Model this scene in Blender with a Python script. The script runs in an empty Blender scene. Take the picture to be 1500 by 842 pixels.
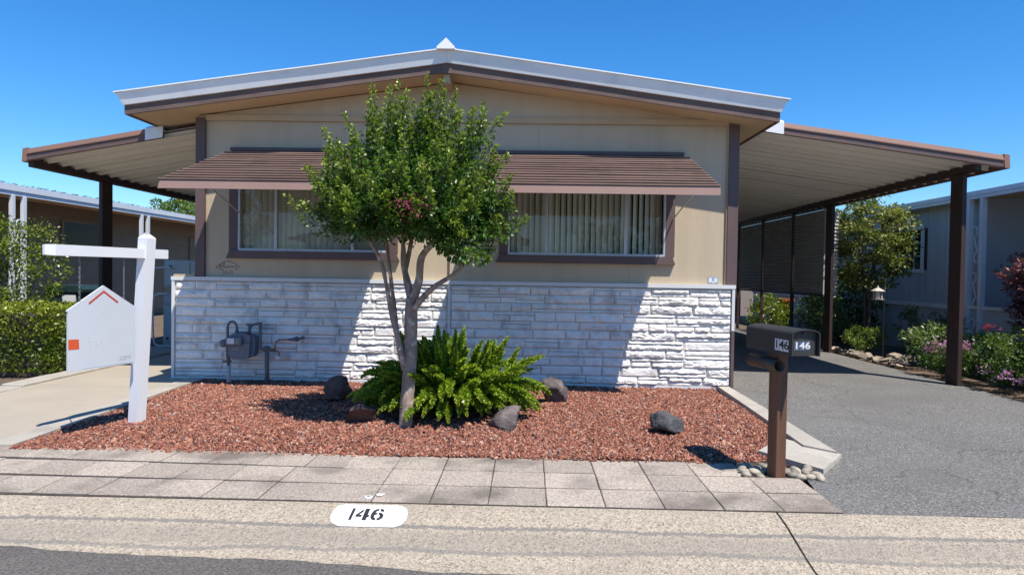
import bpy, bmesh, math, random
import numpy as np
from mathutils import Vector, Matrix, noise
from math import radians, sin, cos, pi, sqrt, atan2

random.seed(7)
rng = np.random.default_rng(7)
scene = bpy.context.scene
COL = scene.collection

# ------------------------------------------------------------------ camera
cam_d = bpy.data.cameras.new('camera')
cam = bpy.data.objects.new('camera', cam_d)
COL.objects.link(cam)
cam_d.sensor_width = 36.0
cam_d.lens = 24.0
cam_d.clip_end = 2000.0
cam_d.clip_start = 0.05
CAM = Vector((0.0, -8.93, 1.447))
cam.matrix_world = Matrix.Translation(CAM) @ (Matrix.Rotation(radians(1.26), 4, 'Z')
                   @ Matrix.Rotation(pi / 2 - radians(1.15), 4, 'X') @ Matrix.Rotation(radians(0.89), 4, 'Z'))
scene.camera = cam

# ------------------------------------------------------------------ sky and sun
SUN_FROM = Vector((0.80, -1.0, 2.23)).normalized()      # direction towards the sun
world = bpy.data.worlds.new('World')
scene.world = world
world.use_nodes = True
wn = world.node_tree.nodes
wl = world.node_tree.links
wn.clear()
wo = wn.new('ShaderNodeOutputWorld')
wb = wn.new('ShaderNodeBackground')
sky = wn.new('ShaderNodeTexSky')
sky.sky_type = 'NISHITA'
sky.sun_disc = False
sky.sun_elevation = math.asin(SUN_FROM.z)
sky.sun_rotation = atan2(SUN_FROM.x, SUN_FROM.y)
sky.altitude = 0
sky.air_density = 1.0
sky.dust_density = 0.0
sky.ozone_density = 10.0
wb.inputs['Strength'].default_value = 0.106
hsv = wn.new('ShaderNodeHueSaturation')          # a phone camera's richer blue
hsv.inputs['Saturation'].default_value = 1.20
wl.new(sky.outputs[0], hsv.inputs['Color'])
wl.new(hsv.outputs[0], wb.inputs[0])
wl.new(wb.outputs[0], wo.inputs[0])

sun_d = bpy.data.lights.new('sun', 'SUN')
sun_d.energy = 3.6
sun_d.angle = radians(0.5)
sun_d.color = (1.0, 0.95, 0.87)
sun = bpy.data.objects.new('sun', sun_d)
COL.objects.link(sun)
sun.location = SUN_FROM * 30
sun.rotation_euler = (-SUN_FROM).to_track_quat('-Z', 'Y').to_euler()

scene.view_settings.view_transform = 'Standard'
scene.view_settings.look = 'None'
scene.view_settings.exposure = 0.80
scene.view_settings.gamma = 1.0
scene.view_settings.use_curve_mapping = False
scene.render.engine = 'CYCLES'
scene.cycles.use_denoising = True
scene.cycles.max_bounces = 8
scene.cycles.transparent_max_bounces = 12

# ------------------------------------------------------------------ materials
MATS = {}

def nmat(name):
    m = bpy.data.materials.new(name)
    m.use_nodes = True
    m.node_tree.nodes.clear()
    MATS[name] = m
    return m, m.node_tree.nodes, m.node_tree.links


def pm(name, c1, c2=None, scale=4.0, rough=0.7, bump=0.0, bscale=None, detail=5.0, metal=0.0, obj_var=0.0,
       isl_var=0.0, speck=None, speck_scale=200.0, speck_amt=0.35, stretch=(1, 1, 1), stain=None, stain_scale=1.2,
       stain_amt=0.5, spec=0.5, trans=0.0, tint=None, bdist=0.01, coat=0.0, dark=None, dark_amt=0.6, crack=None, crack_scale=0.42, streak=None):
    """procedural principled material driven by world position"""
    m, n, l = nmat(name)
    out = n.new('ShaderNodeOutputMaterial')
    b = n.new('ShaderNodeBsdfPrincipled')
    geo = n.new('ShaderNodeNewGeometry')
    mp = n.new('ShaderNodeMapping')
    mp.inputs['Scale'].default_value = stretch
    l.new(geo.outputs['Position'], mp.inputs['Vector'])
    P = mp.outputs[0]
    c2 = c2 or tuple(v * 0.8 for v in c1)
    nz = n.new('ShaderNodeTexNoise')
    nz.inputs['Scale'].default_value = scale
    nz.inputs['Detail'].default_value = detail
    nz.inputs['Roughness'].default_value = 0.62
    l.new(P, nz.inputs['Vector'])
    rp = n.new('ShaderNodeMapRange')
    rp.inputs[1].default_value = 0.3
    rp.inputs[2].default_value = 0.7
    l.new(nz.outputs[0], rp.inputs[0])
    mix = n.new('ShaderNodeMix'); mix.data_type = 'RGBA'
    mix.inputs[6].default_value = (*c1, 1)
    mix.inputs[7].default_value = (*c2, 1)
    l.new(rp.outputs[0], mix.inputs[0])
    col = mix.outputs[2]
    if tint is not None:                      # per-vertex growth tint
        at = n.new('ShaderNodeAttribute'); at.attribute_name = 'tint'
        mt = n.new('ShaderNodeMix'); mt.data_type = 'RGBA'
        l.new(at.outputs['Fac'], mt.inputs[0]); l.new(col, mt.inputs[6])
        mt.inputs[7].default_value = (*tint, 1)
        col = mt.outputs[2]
    if speck is not None:
        sp = n.new('ShaderNodeTexNoise')
        sp.inputs['Scale'].default_value = speck_scale
        sp.inputs['Detail'].default_value = 1.5
        l.new(geo.outputs['Position'], sp.inputs['Vector'])
        sr = n.new('ShaderNodeMapRange')
        sr.inputs[1].default_value = 0.46; sr.inputs[2].default_value = 0.62
        sr.inputs[4].default_value = speck_amt
        l.new(sp.outputs[0], sr.inputs[0])
        ms = n.new('ShaderNodeMix'); ms.data_type = 'RGBA'
        l.new(sr.outputs[0], ms.inputs[0]); l.new(col, ms.inputs[6])
        ms.inputs[7].default_value = (*speck, 1)
        col = ms.outputs[2]
    if dark is not None:                      # second, darker grain
        sp = n.new('ShaderNodeTexNoise')
        sp.inputs['Scale'].default_value = speck_scale * 1.15
        sp.inputs['Detail'].default_value = 2.5
        mo = n.new('ShaderNodeMapping'); mo.inputs['Location'].default_value = (13, 7, 5)
        l.new(geo.outputs['Position'], mo.inputs[0]); l.new(mo.outputs[0], sp.inputs['Vector'])
        sr = n.new('ShaderNodeMapRange')
        sr.inputs[1].default_value = 0.46; sr.inputs[2].default_value = 0.62
        sr.inputs[4].default_value = dark_amt
        l.new(sp.outputs[0], sr.inputs[0])
        ms = n.new('ShaderNodeMix'); ms.data_type = 'RGBA'
        l.new(sr.outputs[0], ms.inputs[0]); l.new(col, ms.inputs[6])
        ms.inputs[7].default_value = (*dark, 1)
        col = ms.outputs[2]
    if stain is not None:
        sp = n.new('ShaderNodeTexNoise')
        sp.inputs['Scale'].default_value = stain_scale
        sp.inputs['Detail'].default_value = 6
        l.new(geo.outputs['Position'], sp.inputs['Vector'])
        sr = n.new('ShaderNodeMapRange')
        sr.inputs[1].default_value = 0.52; sr.inputs[2].default_value = 0.68
        sr.inputs[4].default_value = stain_amt
        l.new(sp.outputs[0], sr.inputs[0])
        ms = n.new('ShaderNodeMix'); ms.data_type = 'RGBA'
        l.new(sr.outputs[0], ms.inputs[0]); l.new(col, ms.inputs[6])
        ms.inputs[7].default_value = (*stain, 1)
        col = ms.outputs[2]
    if streak is not None:                    # weather streaks running down
        sp = n.new('ShaderNodeTexNoise'); sp.inputs['Scale'].default_value = 5.0; sp.inputs['Detail'].default_value = 5
        mo = n.new('ShaderNodeMapping'); mo.inputs['Scale'].default_value = (1, 1, 0.09)
        l.new(geo.outputs['Position'], mo.inputs[0]); l.new(mo.outputs[0], sp.inputs['Vector'])
        sr = n.new('ShaderNodeMapRange'); sr.inputs[1].default_value = 0.46; sr.inputs[2].default_value = 0.72; sr.inputs[4].default_value = 0.5
        l.new(sp.outputs[0], sr.inputs[0])
        ms = n.new('ShaderNodeMix'); ms.data_type = 'RGBA'
        l.new(sr.outputs[0], ms.inputs[0]); l.new(col, ms.inputs[6]); ms.inputs[7].default_value = (*streak, 1)
        col = ms.outputs[2]
    if crack is not None:                     # thin wandering cracks
        wz = n.new('ShaderNodeTexNoise'); wz.inputs['Scale'].default_value = 3.0; wz.inputs['Detail'].default_value = 4
        l.new(geo.outputs['Position'], wz.inputs['Vector'])
        va = n.new('ShaderNodeVectorMath'); va.operation = 'MULTIPLY_ADD'
        l.new(wz.outputs['Color'], va.inputs[0]); va.inputs[1].default_value = (0.45, 0.45, 0); l.new(geo.outputs['Position'], va.inputs[2])
        vo = n.new('ShaderNodeTexVoronoi'); vo.feature = 'DISTANCE_TO_EDGE'; vo.inputs['Scale'].default_value = crack_scale
        l.new(va.outputs[0], vo.inputs['Vector'])
        sr = n.new('ShaderNodeMapRange'); sr.inputs[1].default_value = 0.0008; sr.inputs[2].default_value = 0.0045; sr.inputs[3].default_value = 0.65; sr.inputs[4].default_value = 0.0
        l.new(vo.outputs['Distance'], sr.inputs[0])
        ms = n.new('ShaderNodeMix'); ms.data_type = 'RGBA'
        l.new(sr.outputs[0], ms.inputs[0]); l.new(col, ms.inputs[6]); ms.inputs[7].default_value = (*crack, 1)
        col = ms.outputs[2]
    for kind, amt in (('o', obj_var), ('i', isl_var)):
        if amt:
            if kind == 'o':
                oi = n.new('ShaderNodeObjectInfo'); src = oi.outputs['Random']
            else:
                src = geo.outputs['Random Per Island']
            mr = n.new('ShaderNodeMapRange')
            mr.inputs[3].default_value = 1 - amt; mr.inputs[4].default_value = 1 + amt
            l.new(src, mr.inputs[0])
            mm = n.new('ShaderNodeMix'); mm.data_type = 'RGBA'; mm.blend_type = 'MULTIPLY'
            mm.inputs[0].default_value = 1
            l.new(col, mm.inputs[6]); l.new(mr.outputs[0], mm.inputs[7])
            col = mm.outputs[2]
    l.new(col, b.inputs['Base Color'])
    b.inputs['Roughness'].default_value = rough
    b.inputs['Metallic'].default_value = metal
    b.inputs['Specular IOR Level'].default_value = spec
    if coat:
        b.inputs['Coat Weight'].default_value = coat
    if bump:
        bn = n.new('ShaderNodeTexNoise')
        bn.inputs['Scale'].default_value = bscale or scale * 4
        bn.inputs['Detail'].default_value = 6
        bn.inputs['Roughness'].default_value = 0.65
        l.new(P, bn.inputs['Vector'])
        bm_ = n.new('ShaderNodeBump')
        bm_.inputs['Strength'].default_value = bump
        bm_.inputs['Distance'].default_value = bdist
        l.new(bn.outputs[0], bm_.inputs['Height'])
        l.new(bm_.outputs[0], b.inputs['Normal'])
    sh = b.outputs[0]
    if trans:
        t = n.new('ShaderNodeBsdfTranslucent')
        hb = n.new('ShaderNodeMix'); hb.data_type = 'RGBA'; hb.blend_type = 'MULTIPLY'
        hb.inputs[0].default_value = 1
        l.new(col, hb.inputs[6]); hb.inputs[7].default_value = (1.5, 1.7, 0.7, 1)
        l.new(hb.outputs[2], t.inputs[0])
        ms = n.new('ShaderNodeMixShader'); ms.inputs[0].default_value = trans
        l.new(sh, ms.inputs[1]); l.new(t.outputs[0], ms.inputs[2])
        sh = ms.outputs[0]
    l.new(sh, out.inputs[0])
    return m


# setting
pm('soil', (0.16, 0.11, 0.075), (0.09, 0.06, 0.04), 3, 0.95, 0.5, 40, speck=(0.24, 0.18, 0.12), speck_scale=90)
pm('asphalt_drive', (0.170, 0.160, 0.147), (0.125, 0.118, 0.109), 1.3, 0.88, 0.8, 70, speck=(0.36, 0.34, 0.305), speck_scale=64,
   speck_amt=0.65, stain=(0.125, 0.118, 0.108), stain_scale=0.7, stain_amt=0.45, bdist=0.008, dark=(0.055, 0.052, 0.048), dark_amt=0.65, crack=(0.05, 0.048, 0.045))
pm('asphalt_street', (0.135, 0.120, 0.104), (0.105, 0.094, 0.083), 2, 0.9, 0.8, 70, speck=(0.28, 0.25, 0.21), speck_scale=60, bdist=0.008, dark=(0.04, 0.037, 0.034))
pm('concrete_left', (0.44, 0.375, 0.285), (0.38, 0.325, 0.25), 1.5, 0.85, 0.4, 70, speck=(0.38, 0.33, 0.26), speck_scale=70,
   stain=(0.36, 0.31, 0.25), stain_scale=0.9, stain_amt=0.45, bdist=0.003)
pm('concrete_edge', (0.50, 0.45, 0.38), (0.40, 0.36, 0.30), 3, 0.88, 0.6, 70, speck=(0.28, 0.25, 0.2), speck_scale=75,
   stain=(0.27, 0.24, 0.2), stain_scale=2.0, stain_amt=0.5, obj_var=0.06, bdist=0.004)
pm('paver', (0.45, 0.375, 0.295), (0.375, 0.31, 0.245), 2.6, 0.9, 0.8, 80, speck=(0.56, 0.49, 0.41), speck_scale=70, speck_amt=0.65, dark=(0.17, 0.135, 0.11),
   stain=(0.165, 0.135, 0.11), stain_scale=1.9, stain_amt=0.8, obj_var=0.15, bdist=0.006)
pm('joint_dirt', (0.085, 0.066, 0.052), (0.045, 0.036, 0.03), 12, 0.95, 0.4, 80)
pm('gravel_base', (0.10, 0.038, 0.024), (0.06, 0.025, 0.018), 30, 0.95, 0.6, 90)
# house
pm('siding', (0.55, 0.445, 0.305), (0.51, 0.41, 0.28), 1.2, 0.75, 0.6, 30, stretch=(1, 1, 0.35), obj_var=0.015, bdist=0.006, streak=(0.44, 0.35, 0.235))
pm('soffit', (0.64, 0.47, 0.285), (0.58, 0.42, 0.25), 1.0, 0.8, 0.2, 30, stain=(0.38, 0.27, 0.16), stain_scale=0.8, stain_amt=0.3)
pm('beige_trim', (0.53, 0.40, 0.245), (0.48, 0.36, 0.21), 2, 0.7, 0.2, 60)
pm('brown_trim', (0.135, 0.088, 0.082), (0.105, 0.068, 0.064), 3, 0.6, 0.35, 60, stretch=(1, 1, 0.3), bdist=0.004)
pm('fascia_wood', (0.185, 0.122, 0.098), (0.11, 0.070, 0.058), 9, 0.75, 0.6, 40, stretch=(0.25, 1, 1), bdist=0.006)
pm('awning_brown', (0.235, 0.155, 0.122), (0.195, 0.128, 0.10), 2.5, 0.75, 0.1, 30, stain=(0.12, 0.075, 0.055), stain_scale=3.0, stain_amt=0.4, obj_var=0.12, spec=0.2)
pm('valance_brown', (0.33, 0.205, 0.165), (0.30, 0.18, 0.145), 1.5, 0.7, 0.05, 30)
pm('white_metal', (0.86, 0.855, 0.83), (0.80, 0.795, 0.775), 1.6, 0.5, 0.08, 30, stain=(0.52, 0.52, 0.50), stain_scale=2.2, stain_amt=0.4)
pm('white_lip', (0.82, 0.83, 0.84), (0.76, 0.77, 0.78), 1.6, 0.45)
pm('alu_frame', (0.55, 0.56, 0.57), (0.48, 0.49, 0.5), 3, 0.45, metal=0.35)
pm('drape', (0.78, 0.735, 0.65), (0.70, 0.66, 0.58), 2.0, 0.85, 0.1, 60, obj_var=0.03, trans=0.25)
pm('interior', (0.10, 0.08, 0.065), None, 2, 0.9)
pm('stone_white', (0.90, 0.855, 0.79), (0.82, 0.785, 0.735), 5, 0.72, 0.9, 38, stain=(0.50, 0.46, 0.43), stain_scale=5, stain_amt=0.6,
   obj_var=0.06, bdist=0.010)
pm('stone_joint', (0.38, 0.365, 0.35), (0.24, 0.23, 0.22), 8, 0.85, 0.4, 60)
pm('skirt_trim', (0.72, 0.72, 0.71), (0.64, 0.64, 0.64), 3, 0.6, 0.15, 40)
pm('ink_brown', (0.22, 0.165, 0.11), None, 5, 0.8)
# carport
pm('carport_brown', (0.145, 0.092, 0.080), (0.115, 0.072, 0.063), 3, 0.55, 0.15, 40, stain=(0.20, 0.10, 0.06), stain_scale=5, stain_amt=0.4)
pm('carport_rust', (0.21, 0.125, 0.095), (0.25, 0.12, 0.075), 4, 0.65, 0.2, 40)
pm('post_brown', (0.050, 0.024, 0.020), (0.035, 0.018, 0.016), 3, 0.6, 0.15, 30, stretch=(1, 1, 0.2))
pm('pan_white', (0.80, 0.76, 0.69), (0.74, 0.70, 0.63), 1.2, 0.6, 0.05, 20, obj_var=0.03)
pm('pan_top', (0.45, 0.44, 0.42), (0.36, 0.34, 0.32), 2, 0.7)
pm('screen_panel', (0.52, 0.50, 0.475), (0.45, 0.43, 0.41), 2, 0.6, 0.1, 40)
# things
pm('sign_white', (0.80, 0.80, 0.80), (0.75, 0.75, 0.76), 3, 0.55, 0.35, 70, stretch=(1, 1, 0.15), bdist=0.003)
pm('board_white', (0.63, 0.66, 0.69), (0.58, 0.61, 0.64), 2, 0.45)
pm('sign_orange', (0.72, 0.115, 0.035), (0.66, 0.10, 0.03), 8, 0.5)
pm('sign_red', (0.55, 0.075, 0.045), None, 8, 0.5)
pm('sign_grey', (0.45, 0.47, 0.49), None, 8, 0.6)
pm('sign_blue', (0.60, 0.70, 0.80), None, 8, 0.6)
pm('chain', (0.30, 0.30, 0.30), (0.18, 0.18, 0.18), 30, 0.4, metal=0.8)
pm('wood_post', (0.185, 0.080, 0.038), (0.085, 0.038, 0.021), 7, 0.7, 0.6, 45, stretch=(1, 1, 0.07), bdist=0.006)
pm('mailbox_black', (0.026, 0.025, 0.024), (0.042, 0.038, 0.035), 8, 0.58, 0.25, 60, spec=0.5, bdist=0.003)
pm('tube_bronze', (0.070, 0.042, 0.027), (0.045, 0.03, 0.022), 8, 0.45, 0.1, 60)
pm('sticker_white', (0.72, 0.72, 0.70), (0.66, 0.66, 0.65), 12, 0.5)
pm('sticker_blue', (0.10, 0.23, 0.42), (0.20, 0.36, 0.55), 50, 0.4)
pm('black_paint', (0.016, 0.016, 0.018), (0.035, 0.034, 0.035), 30, 0.6)
pm('white_paint', (0.80, 0.80, 0.79), (0.74, 0.74, 0.73), 20, 0.7, 0.5, 120, bdist=0.004)
pm('meter_grey', (0.165, 0.185, 0.215), (0.125, 0.14, 0.165), 12, 0.5, 0.15, 60)
pm('meter_blue', (0.085, 0.125, 0.185), (0.065, 0.095, 0.14), 12, 0.5, 0.15, 60)
pm('meter_index', (0.28, 0.26, 0.22), (0.2, 0.19, 0.17), 20, 0.5)
pm('pipe_grey', (0.17, 0.175, 0.19), (0.10, 0.10, 0.11), 20, 0.55, 0.3, 60, stain=(0.12, 0.07, 0.04), stain_scale=15)
pm('pipe_white', (0.52, 0.47, 0.44), (0.44, 0.40, 0.38), 20, 0.6, 0.2, 60)
pm('brass', (0.38, 0.25, 0.09), (0.26, 0.17, 0.07), 20, 0.4, metal=0.5)
pm('rock_black', (0.055, 0.055, 0.058), (0.12, 0.118, 0.12), 14, 0.65, 0.9, 45, bdist=0.02)
pm('rock_brown', (0.30, 0.235, 0.20), (0.15, 0.115, 0.10), 8, 0.85, 0.9, 40, stain=(0.36, 0.30, 0.27), stain_scale=7, stain_amt=0.6, bdist=0.02)
pm('rock_dark', (0.17, 0.135, 0.125), (0.075, 0.062, 0.06), 9, 0.88, 1.0, 40, stain=(0.32, 0.25, 0.22), stain_scale=6, stain_amt=0.5, bdist=0.025)
pm('rock_red', (0.20, 0.115, 0.09), (0.09, 0.058, 0.052), 9, 0.9, 1.0, 40, stain=(0.30, 0.19, 0.15), stain_scale=6, stain_amt=0.5, bdist=0.025)
pm('pebble', (0.40, 0.33, 0.24), (0.27, 0.245, 0.20), 3, 0.6, 0.15, 60, obj_var=0.38)
pm('fieldstone', (0.38, 0.31, 0.235), (0.27, 0.22, 0.17), 8, 0.85, 0.5, 40, obj_var=0.2)
pm('terracotta', (0.50, 0.14, 0.05), (0.42, 0.11, 0.04), 8, 0.8)
pm('bin_green', (0.012, 0.032, 0.028), (0.018, 0.04, 0.035), 8, 0.5, 0.1, 40)
pm('cabinet', (0.50, 0.53, 0.54), (0.44, 0.47, 0.48), 3, 0.45)
pm('lantern_white', (0.62, 0.56, 0.47), (0.5, 0.45, 0.38), 14, 0.6)
pm('dark_iron', (0.02, 0.02, 0.02), None, 8, 0.5)
# neighbours
pm('siding_brown', (0.26, 0.22, 0.165), (0.225, 0.19, 0.14), 2, 0.75, 0.2, 30, obj_var=0.05)
pm('siding_grey', (0.44, 0.49, 0.54), (0.40, 0.45, 0.50), 2, 0.75, 0.2, 30, obj_var=0.03)
pm('neighbour_white', (0.70, 0.72, 0.74), (0.62, 0.64, 0.66), 3, 0.6)
pm('roof_grey', (0.42, 0.40, 0.37), (0.30, 0.28, 0.25), 6, 0.9, 0.4, 30)
pm('far_white', (0.74, 0.75, 0.76), (0.70, 0.71, 0.72), 3, 0.7)
# plants
pm('bark', (0.38, 0.285, 0.22), (0.20, 0.14, 0.11), 12, 0.85, 1.0, 26, stretch=(1, 1, 0.35), stain=(0.60, 0.51, 0.42), stain_scale=13, stain_amt=0.85, bdist=0.02)
pm('bark_dark', (0.10, 0.075, 0.06), (0.07, 0.05, 0.04), 9, 0.9, 0.6, 30)
LEAF = dict(rough=0.38, isl_var=0.45, trans=0.25, spec=0.5)
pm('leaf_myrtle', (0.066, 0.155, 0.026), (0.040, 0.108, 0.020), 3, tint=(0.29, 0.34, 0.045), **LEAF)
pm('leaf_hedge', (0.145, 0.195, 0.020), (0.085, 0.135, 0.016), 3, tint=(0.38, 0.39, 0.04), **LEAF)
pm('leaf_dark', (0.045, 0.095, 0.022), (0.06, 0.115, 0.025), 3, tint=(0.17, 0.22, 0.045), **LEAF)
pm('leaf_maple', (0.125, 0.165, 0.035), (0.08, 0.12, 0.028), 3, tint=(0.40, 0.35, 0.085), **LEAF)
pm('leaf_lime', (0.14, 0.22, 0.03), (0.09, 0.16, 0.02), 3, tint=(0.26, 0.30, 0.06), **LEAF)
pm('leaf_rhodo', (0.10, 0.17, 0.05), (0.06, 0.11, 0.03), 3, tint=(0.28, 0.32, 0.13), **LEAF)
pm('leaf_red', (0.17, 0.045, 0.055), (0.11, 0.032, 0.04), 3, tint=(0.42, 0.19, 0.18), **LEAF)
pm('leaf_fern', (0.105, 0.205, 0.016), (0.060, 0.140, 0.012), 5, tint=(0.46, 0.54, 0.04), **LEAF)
pm('petal_purple', (0.42, 0.16, 0.42), (0.55, 0.32, 0.52), 60, 0.6, isl_var=0.3, trans=0.3)
pm('petal_pink', (0.42, 0.07, 0.14), (0.35, 0.06, 0.12), 60, 0.6, isl_var=0.3, trans=0.3)


def special_lava():
    m, n, l = nmat('lava_rock')
    out = n.new('ShaderNodeOutputMaterial'); b = n.new('ShaderNodeBsdfPrincipled'); g = n.new('ShaderNodeNewGeometry')
    r = n.new('ShaderNodeValToRGB')
    e = r.color_ramp.elements
    e[0].position = 0; e[0].color = (0.090, 0.040, 0.034, 1)
    e[1].position = 1; e[1].color = (0.56, 0.42, 0.34, 1)
    for p, c in ((0.10, (0.17, 0.058, 0.040, 1)), (0.45, (0.27, 0.095, 0.058, 1)), (0.75, (0.385, 0.155, 0.092, 1)), (0.93, (0.50, 0.28, 0.19, 1)), (0.96, (0.18, 0.13, 0.12, 1))):
        x = e.new(p); x.color = c
    l.new(g.outputs['Random Per Island'], r.inputs[0])
    l.new(r.outputs[0], b.inputs['Base Color'])
    b.inputs['Roughness'].default_value = 0.95
    nz = n.new('ShaderNodeTexNoise'); nz.inputs['Scale'].default_value = 160
    l.new(g.outputs['Position'], nz.inputs['Vector'])
    bp = n.new('ShaderNodeBump'); bp.inputs['Strength'].default_value = 0.8; bp.inputs['Distance'].default_value = 0.004
    l.new(nz.outputs[0], bp.inputs['Height']); l.new(bp.outputs[0], b.inputs['Normal'])
    l.new(b.outputs[0], out.inputs[0])


def special_kerb():
    """exposed aggregate concrete with wavering grey tar lines left by old resurfacing"""
    m, n, l = nmat('kerb_aggregate')
    out = n.new('ShaderNodeOutputMaterial'); b = n.new('ShaderNodeBsdfPrincipled'); g = n.new('ShaderNodeNewGeometry')
    P = g.outputs['Position']
    v = n.new('ShaderNodeTexVoronoi'); v.inputs['Scale'].default_value = 88
    l.new(P, v.inputs['Vector'])
    r = n.new('ShaderNodeValToRGB'); e = r.color_ramp.elements
    e[0].position = 0; e[0].color = (0.20, 0.165, 0.125, 1)
    e[1].position = 1; e[1].color = (0.52, 0.43, 0.315, 1)
    x = e.new(0.18); x.color = (0.33, 0.275, 0.205, 1)
    x = e.new(0.6); x.color = (0.40, 0.335, 0.25, 1)
    sp = n.new('ShaderNodeSeparateColor'); l.new(v.outputs['Color'], sp.inputs[0])
    l.new(sp.outputs[0], r.inputs[0])
    col = r.outputs[0]

    def mixcol(fac, colr, c):
        mx = n.new('ShaderNodeMix'); mx.data_type = 'RGBA'
        l.new(fac, mx.inputs[0]); l.new(colr, mx.inputs[6]); mx.inputs[7].default_value = (*c, 1)
        return mx.outputs[2]
    # broad dirt
    nz = n.new('ShaderNodeTexNoise'); nz.inputs['Scale'].default_value = 2.2; nz.inputs['Detail'].default_value = 8
    nz.inputs['Roughness'].default_value = 0.7
    l.new(P, nz.inputs['Vector'])
    mr = n.new('ShaderNodeMapRange'); mr.inputs[1].default_value = 0.50; mr.inputs[2].default_value = 0.75; mr.inputs[4].default_value = 0.5
    l.new(nz.outputs[0], mr.inputs[0])
    col = mixcol(mr.outputs[0], col, (0.30, 0.25, 0.20))
    xyz = n.new('ShaderNodeSeparateXYZ'); l.new(P, xyz.inputs[0])

    def math_(op, a, c=None, d=None):
        k = n.new('ShaderNodeMath'); k.operation = op
        for i, q in enumerate((a, c, d)):
            if q is None: continue
            if hasattr(q, 'is_output'): l.new(q, k.inputs[i])
            else: k.inputs[i].default_value = q
        return k.outputs[0]
    for y0, amp, sc, w, seed, amt, c in ((-4.80, 0.05, 0.8, 0.016, 1.0, 0.75, (0.155, 0.145, 0.135)), (-5.02, 0.09, 0.9, 0.018, 7.0, 0.6, (0.165, 0.155, 0.145)),
                                         (-4.92, 0.05, 0.7, 0.085, 4.0, 0.42, (0.21, 0.185, 0.155))):
        mpn = n.new('ShaderNodeMapping'); mpn.inputs['Scale'].default_value = (1, 0.0, 0.0); mpn.inputs['Location'].default_value = (seed, seed, 0)
        l.new(P, mpn.inputs[0])
        w1 = n.new('ShaderNodeTexNoise'); w1.inputs['Scale'].default_value = sc; w1.inputs['Detail'].default_value = 3
        l.new(mpn.outputs[0], w1.inputs['Vector'])
        off = math_('MULTIPLY', math_('SUBTRACT', w1.outputs[0], 0.5), amp * 2)
        jag = n.new('ShaderNodeTexNoise'); jag.inputs['Scale'].default_value = 30; jag.inputs['Detail'].default_value = 3
        l.new(P, jag.inputs['Vector'])
        off2 = math_('MULTIPLY', math_('SUBTRACT', jag.outputs[0], 0.5), 0.05)
        d = math_('ABSOLUTE', math_('SUBTRACT', math_('ADD', math_('SUBTRACT', xyz.outputs[1], y0), off2), off))
        f = n.new('ShaderNodeMapRange'); f.inputs[1].default_value = w * 0.6; f.inputs[2].default_value = w * 1.4
        f.inputs[3].default_value = amt; f.inputs[4].default_value = 0
        l.new(d, f.inputs[0])
        col = mixcol(f.outputs[0], col, c)
    l.new(col, b.inputs['Base Color'])
    b.inputs['Roughness'].default_value = 0.9
    bp = n.new('ShaderNodeBump'); bp.inputs['Strength'].default_value = 0.7; bp.inputs['Distance'].default_value = 0.006
    l.new(v.outputs['Distance'], bp.inputs['Height']); l.new(bp.outputs[0], b.inputs['Normal'])
    l.new(b.outputs[0], out.inputs[0])


def special_glass(name, tintc, dark):
    m, n, l = nmat(name)
    out = n.new('ShaderNodeOutputMaterial')
    t = n.new('ShaderNodeBsdfTransparent'); t.inputs[0].default_value = (*tintc, 1)
    gl = n.new('ShaderNodeBsdfGlossy'); gl.inputs['Roughness'].default_value = 0.015
    fr = n.new('ShaderNodeFresnel'); fr.inputs[0].default_value = dark
    ms = n.new('ShaderNodeMixShader')
    l.new(fr.outputs[0], ms.inputs[0]); l.new(t.outputs[0], ms.inputs[1]); l.new(gl.outputs[0], ms.inputs[2])
    l.new(ms.outputs[0], out.inputs[0])


special_lava(); special_kerb()
special_glass('glass', (0.90, 0.93, 0.93), 1.55)
special_glass('dark_glass', (0.12, 0.13, 0.14), 1.22)

# ------------------------------------------------------------------ mesh helpers

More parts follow.
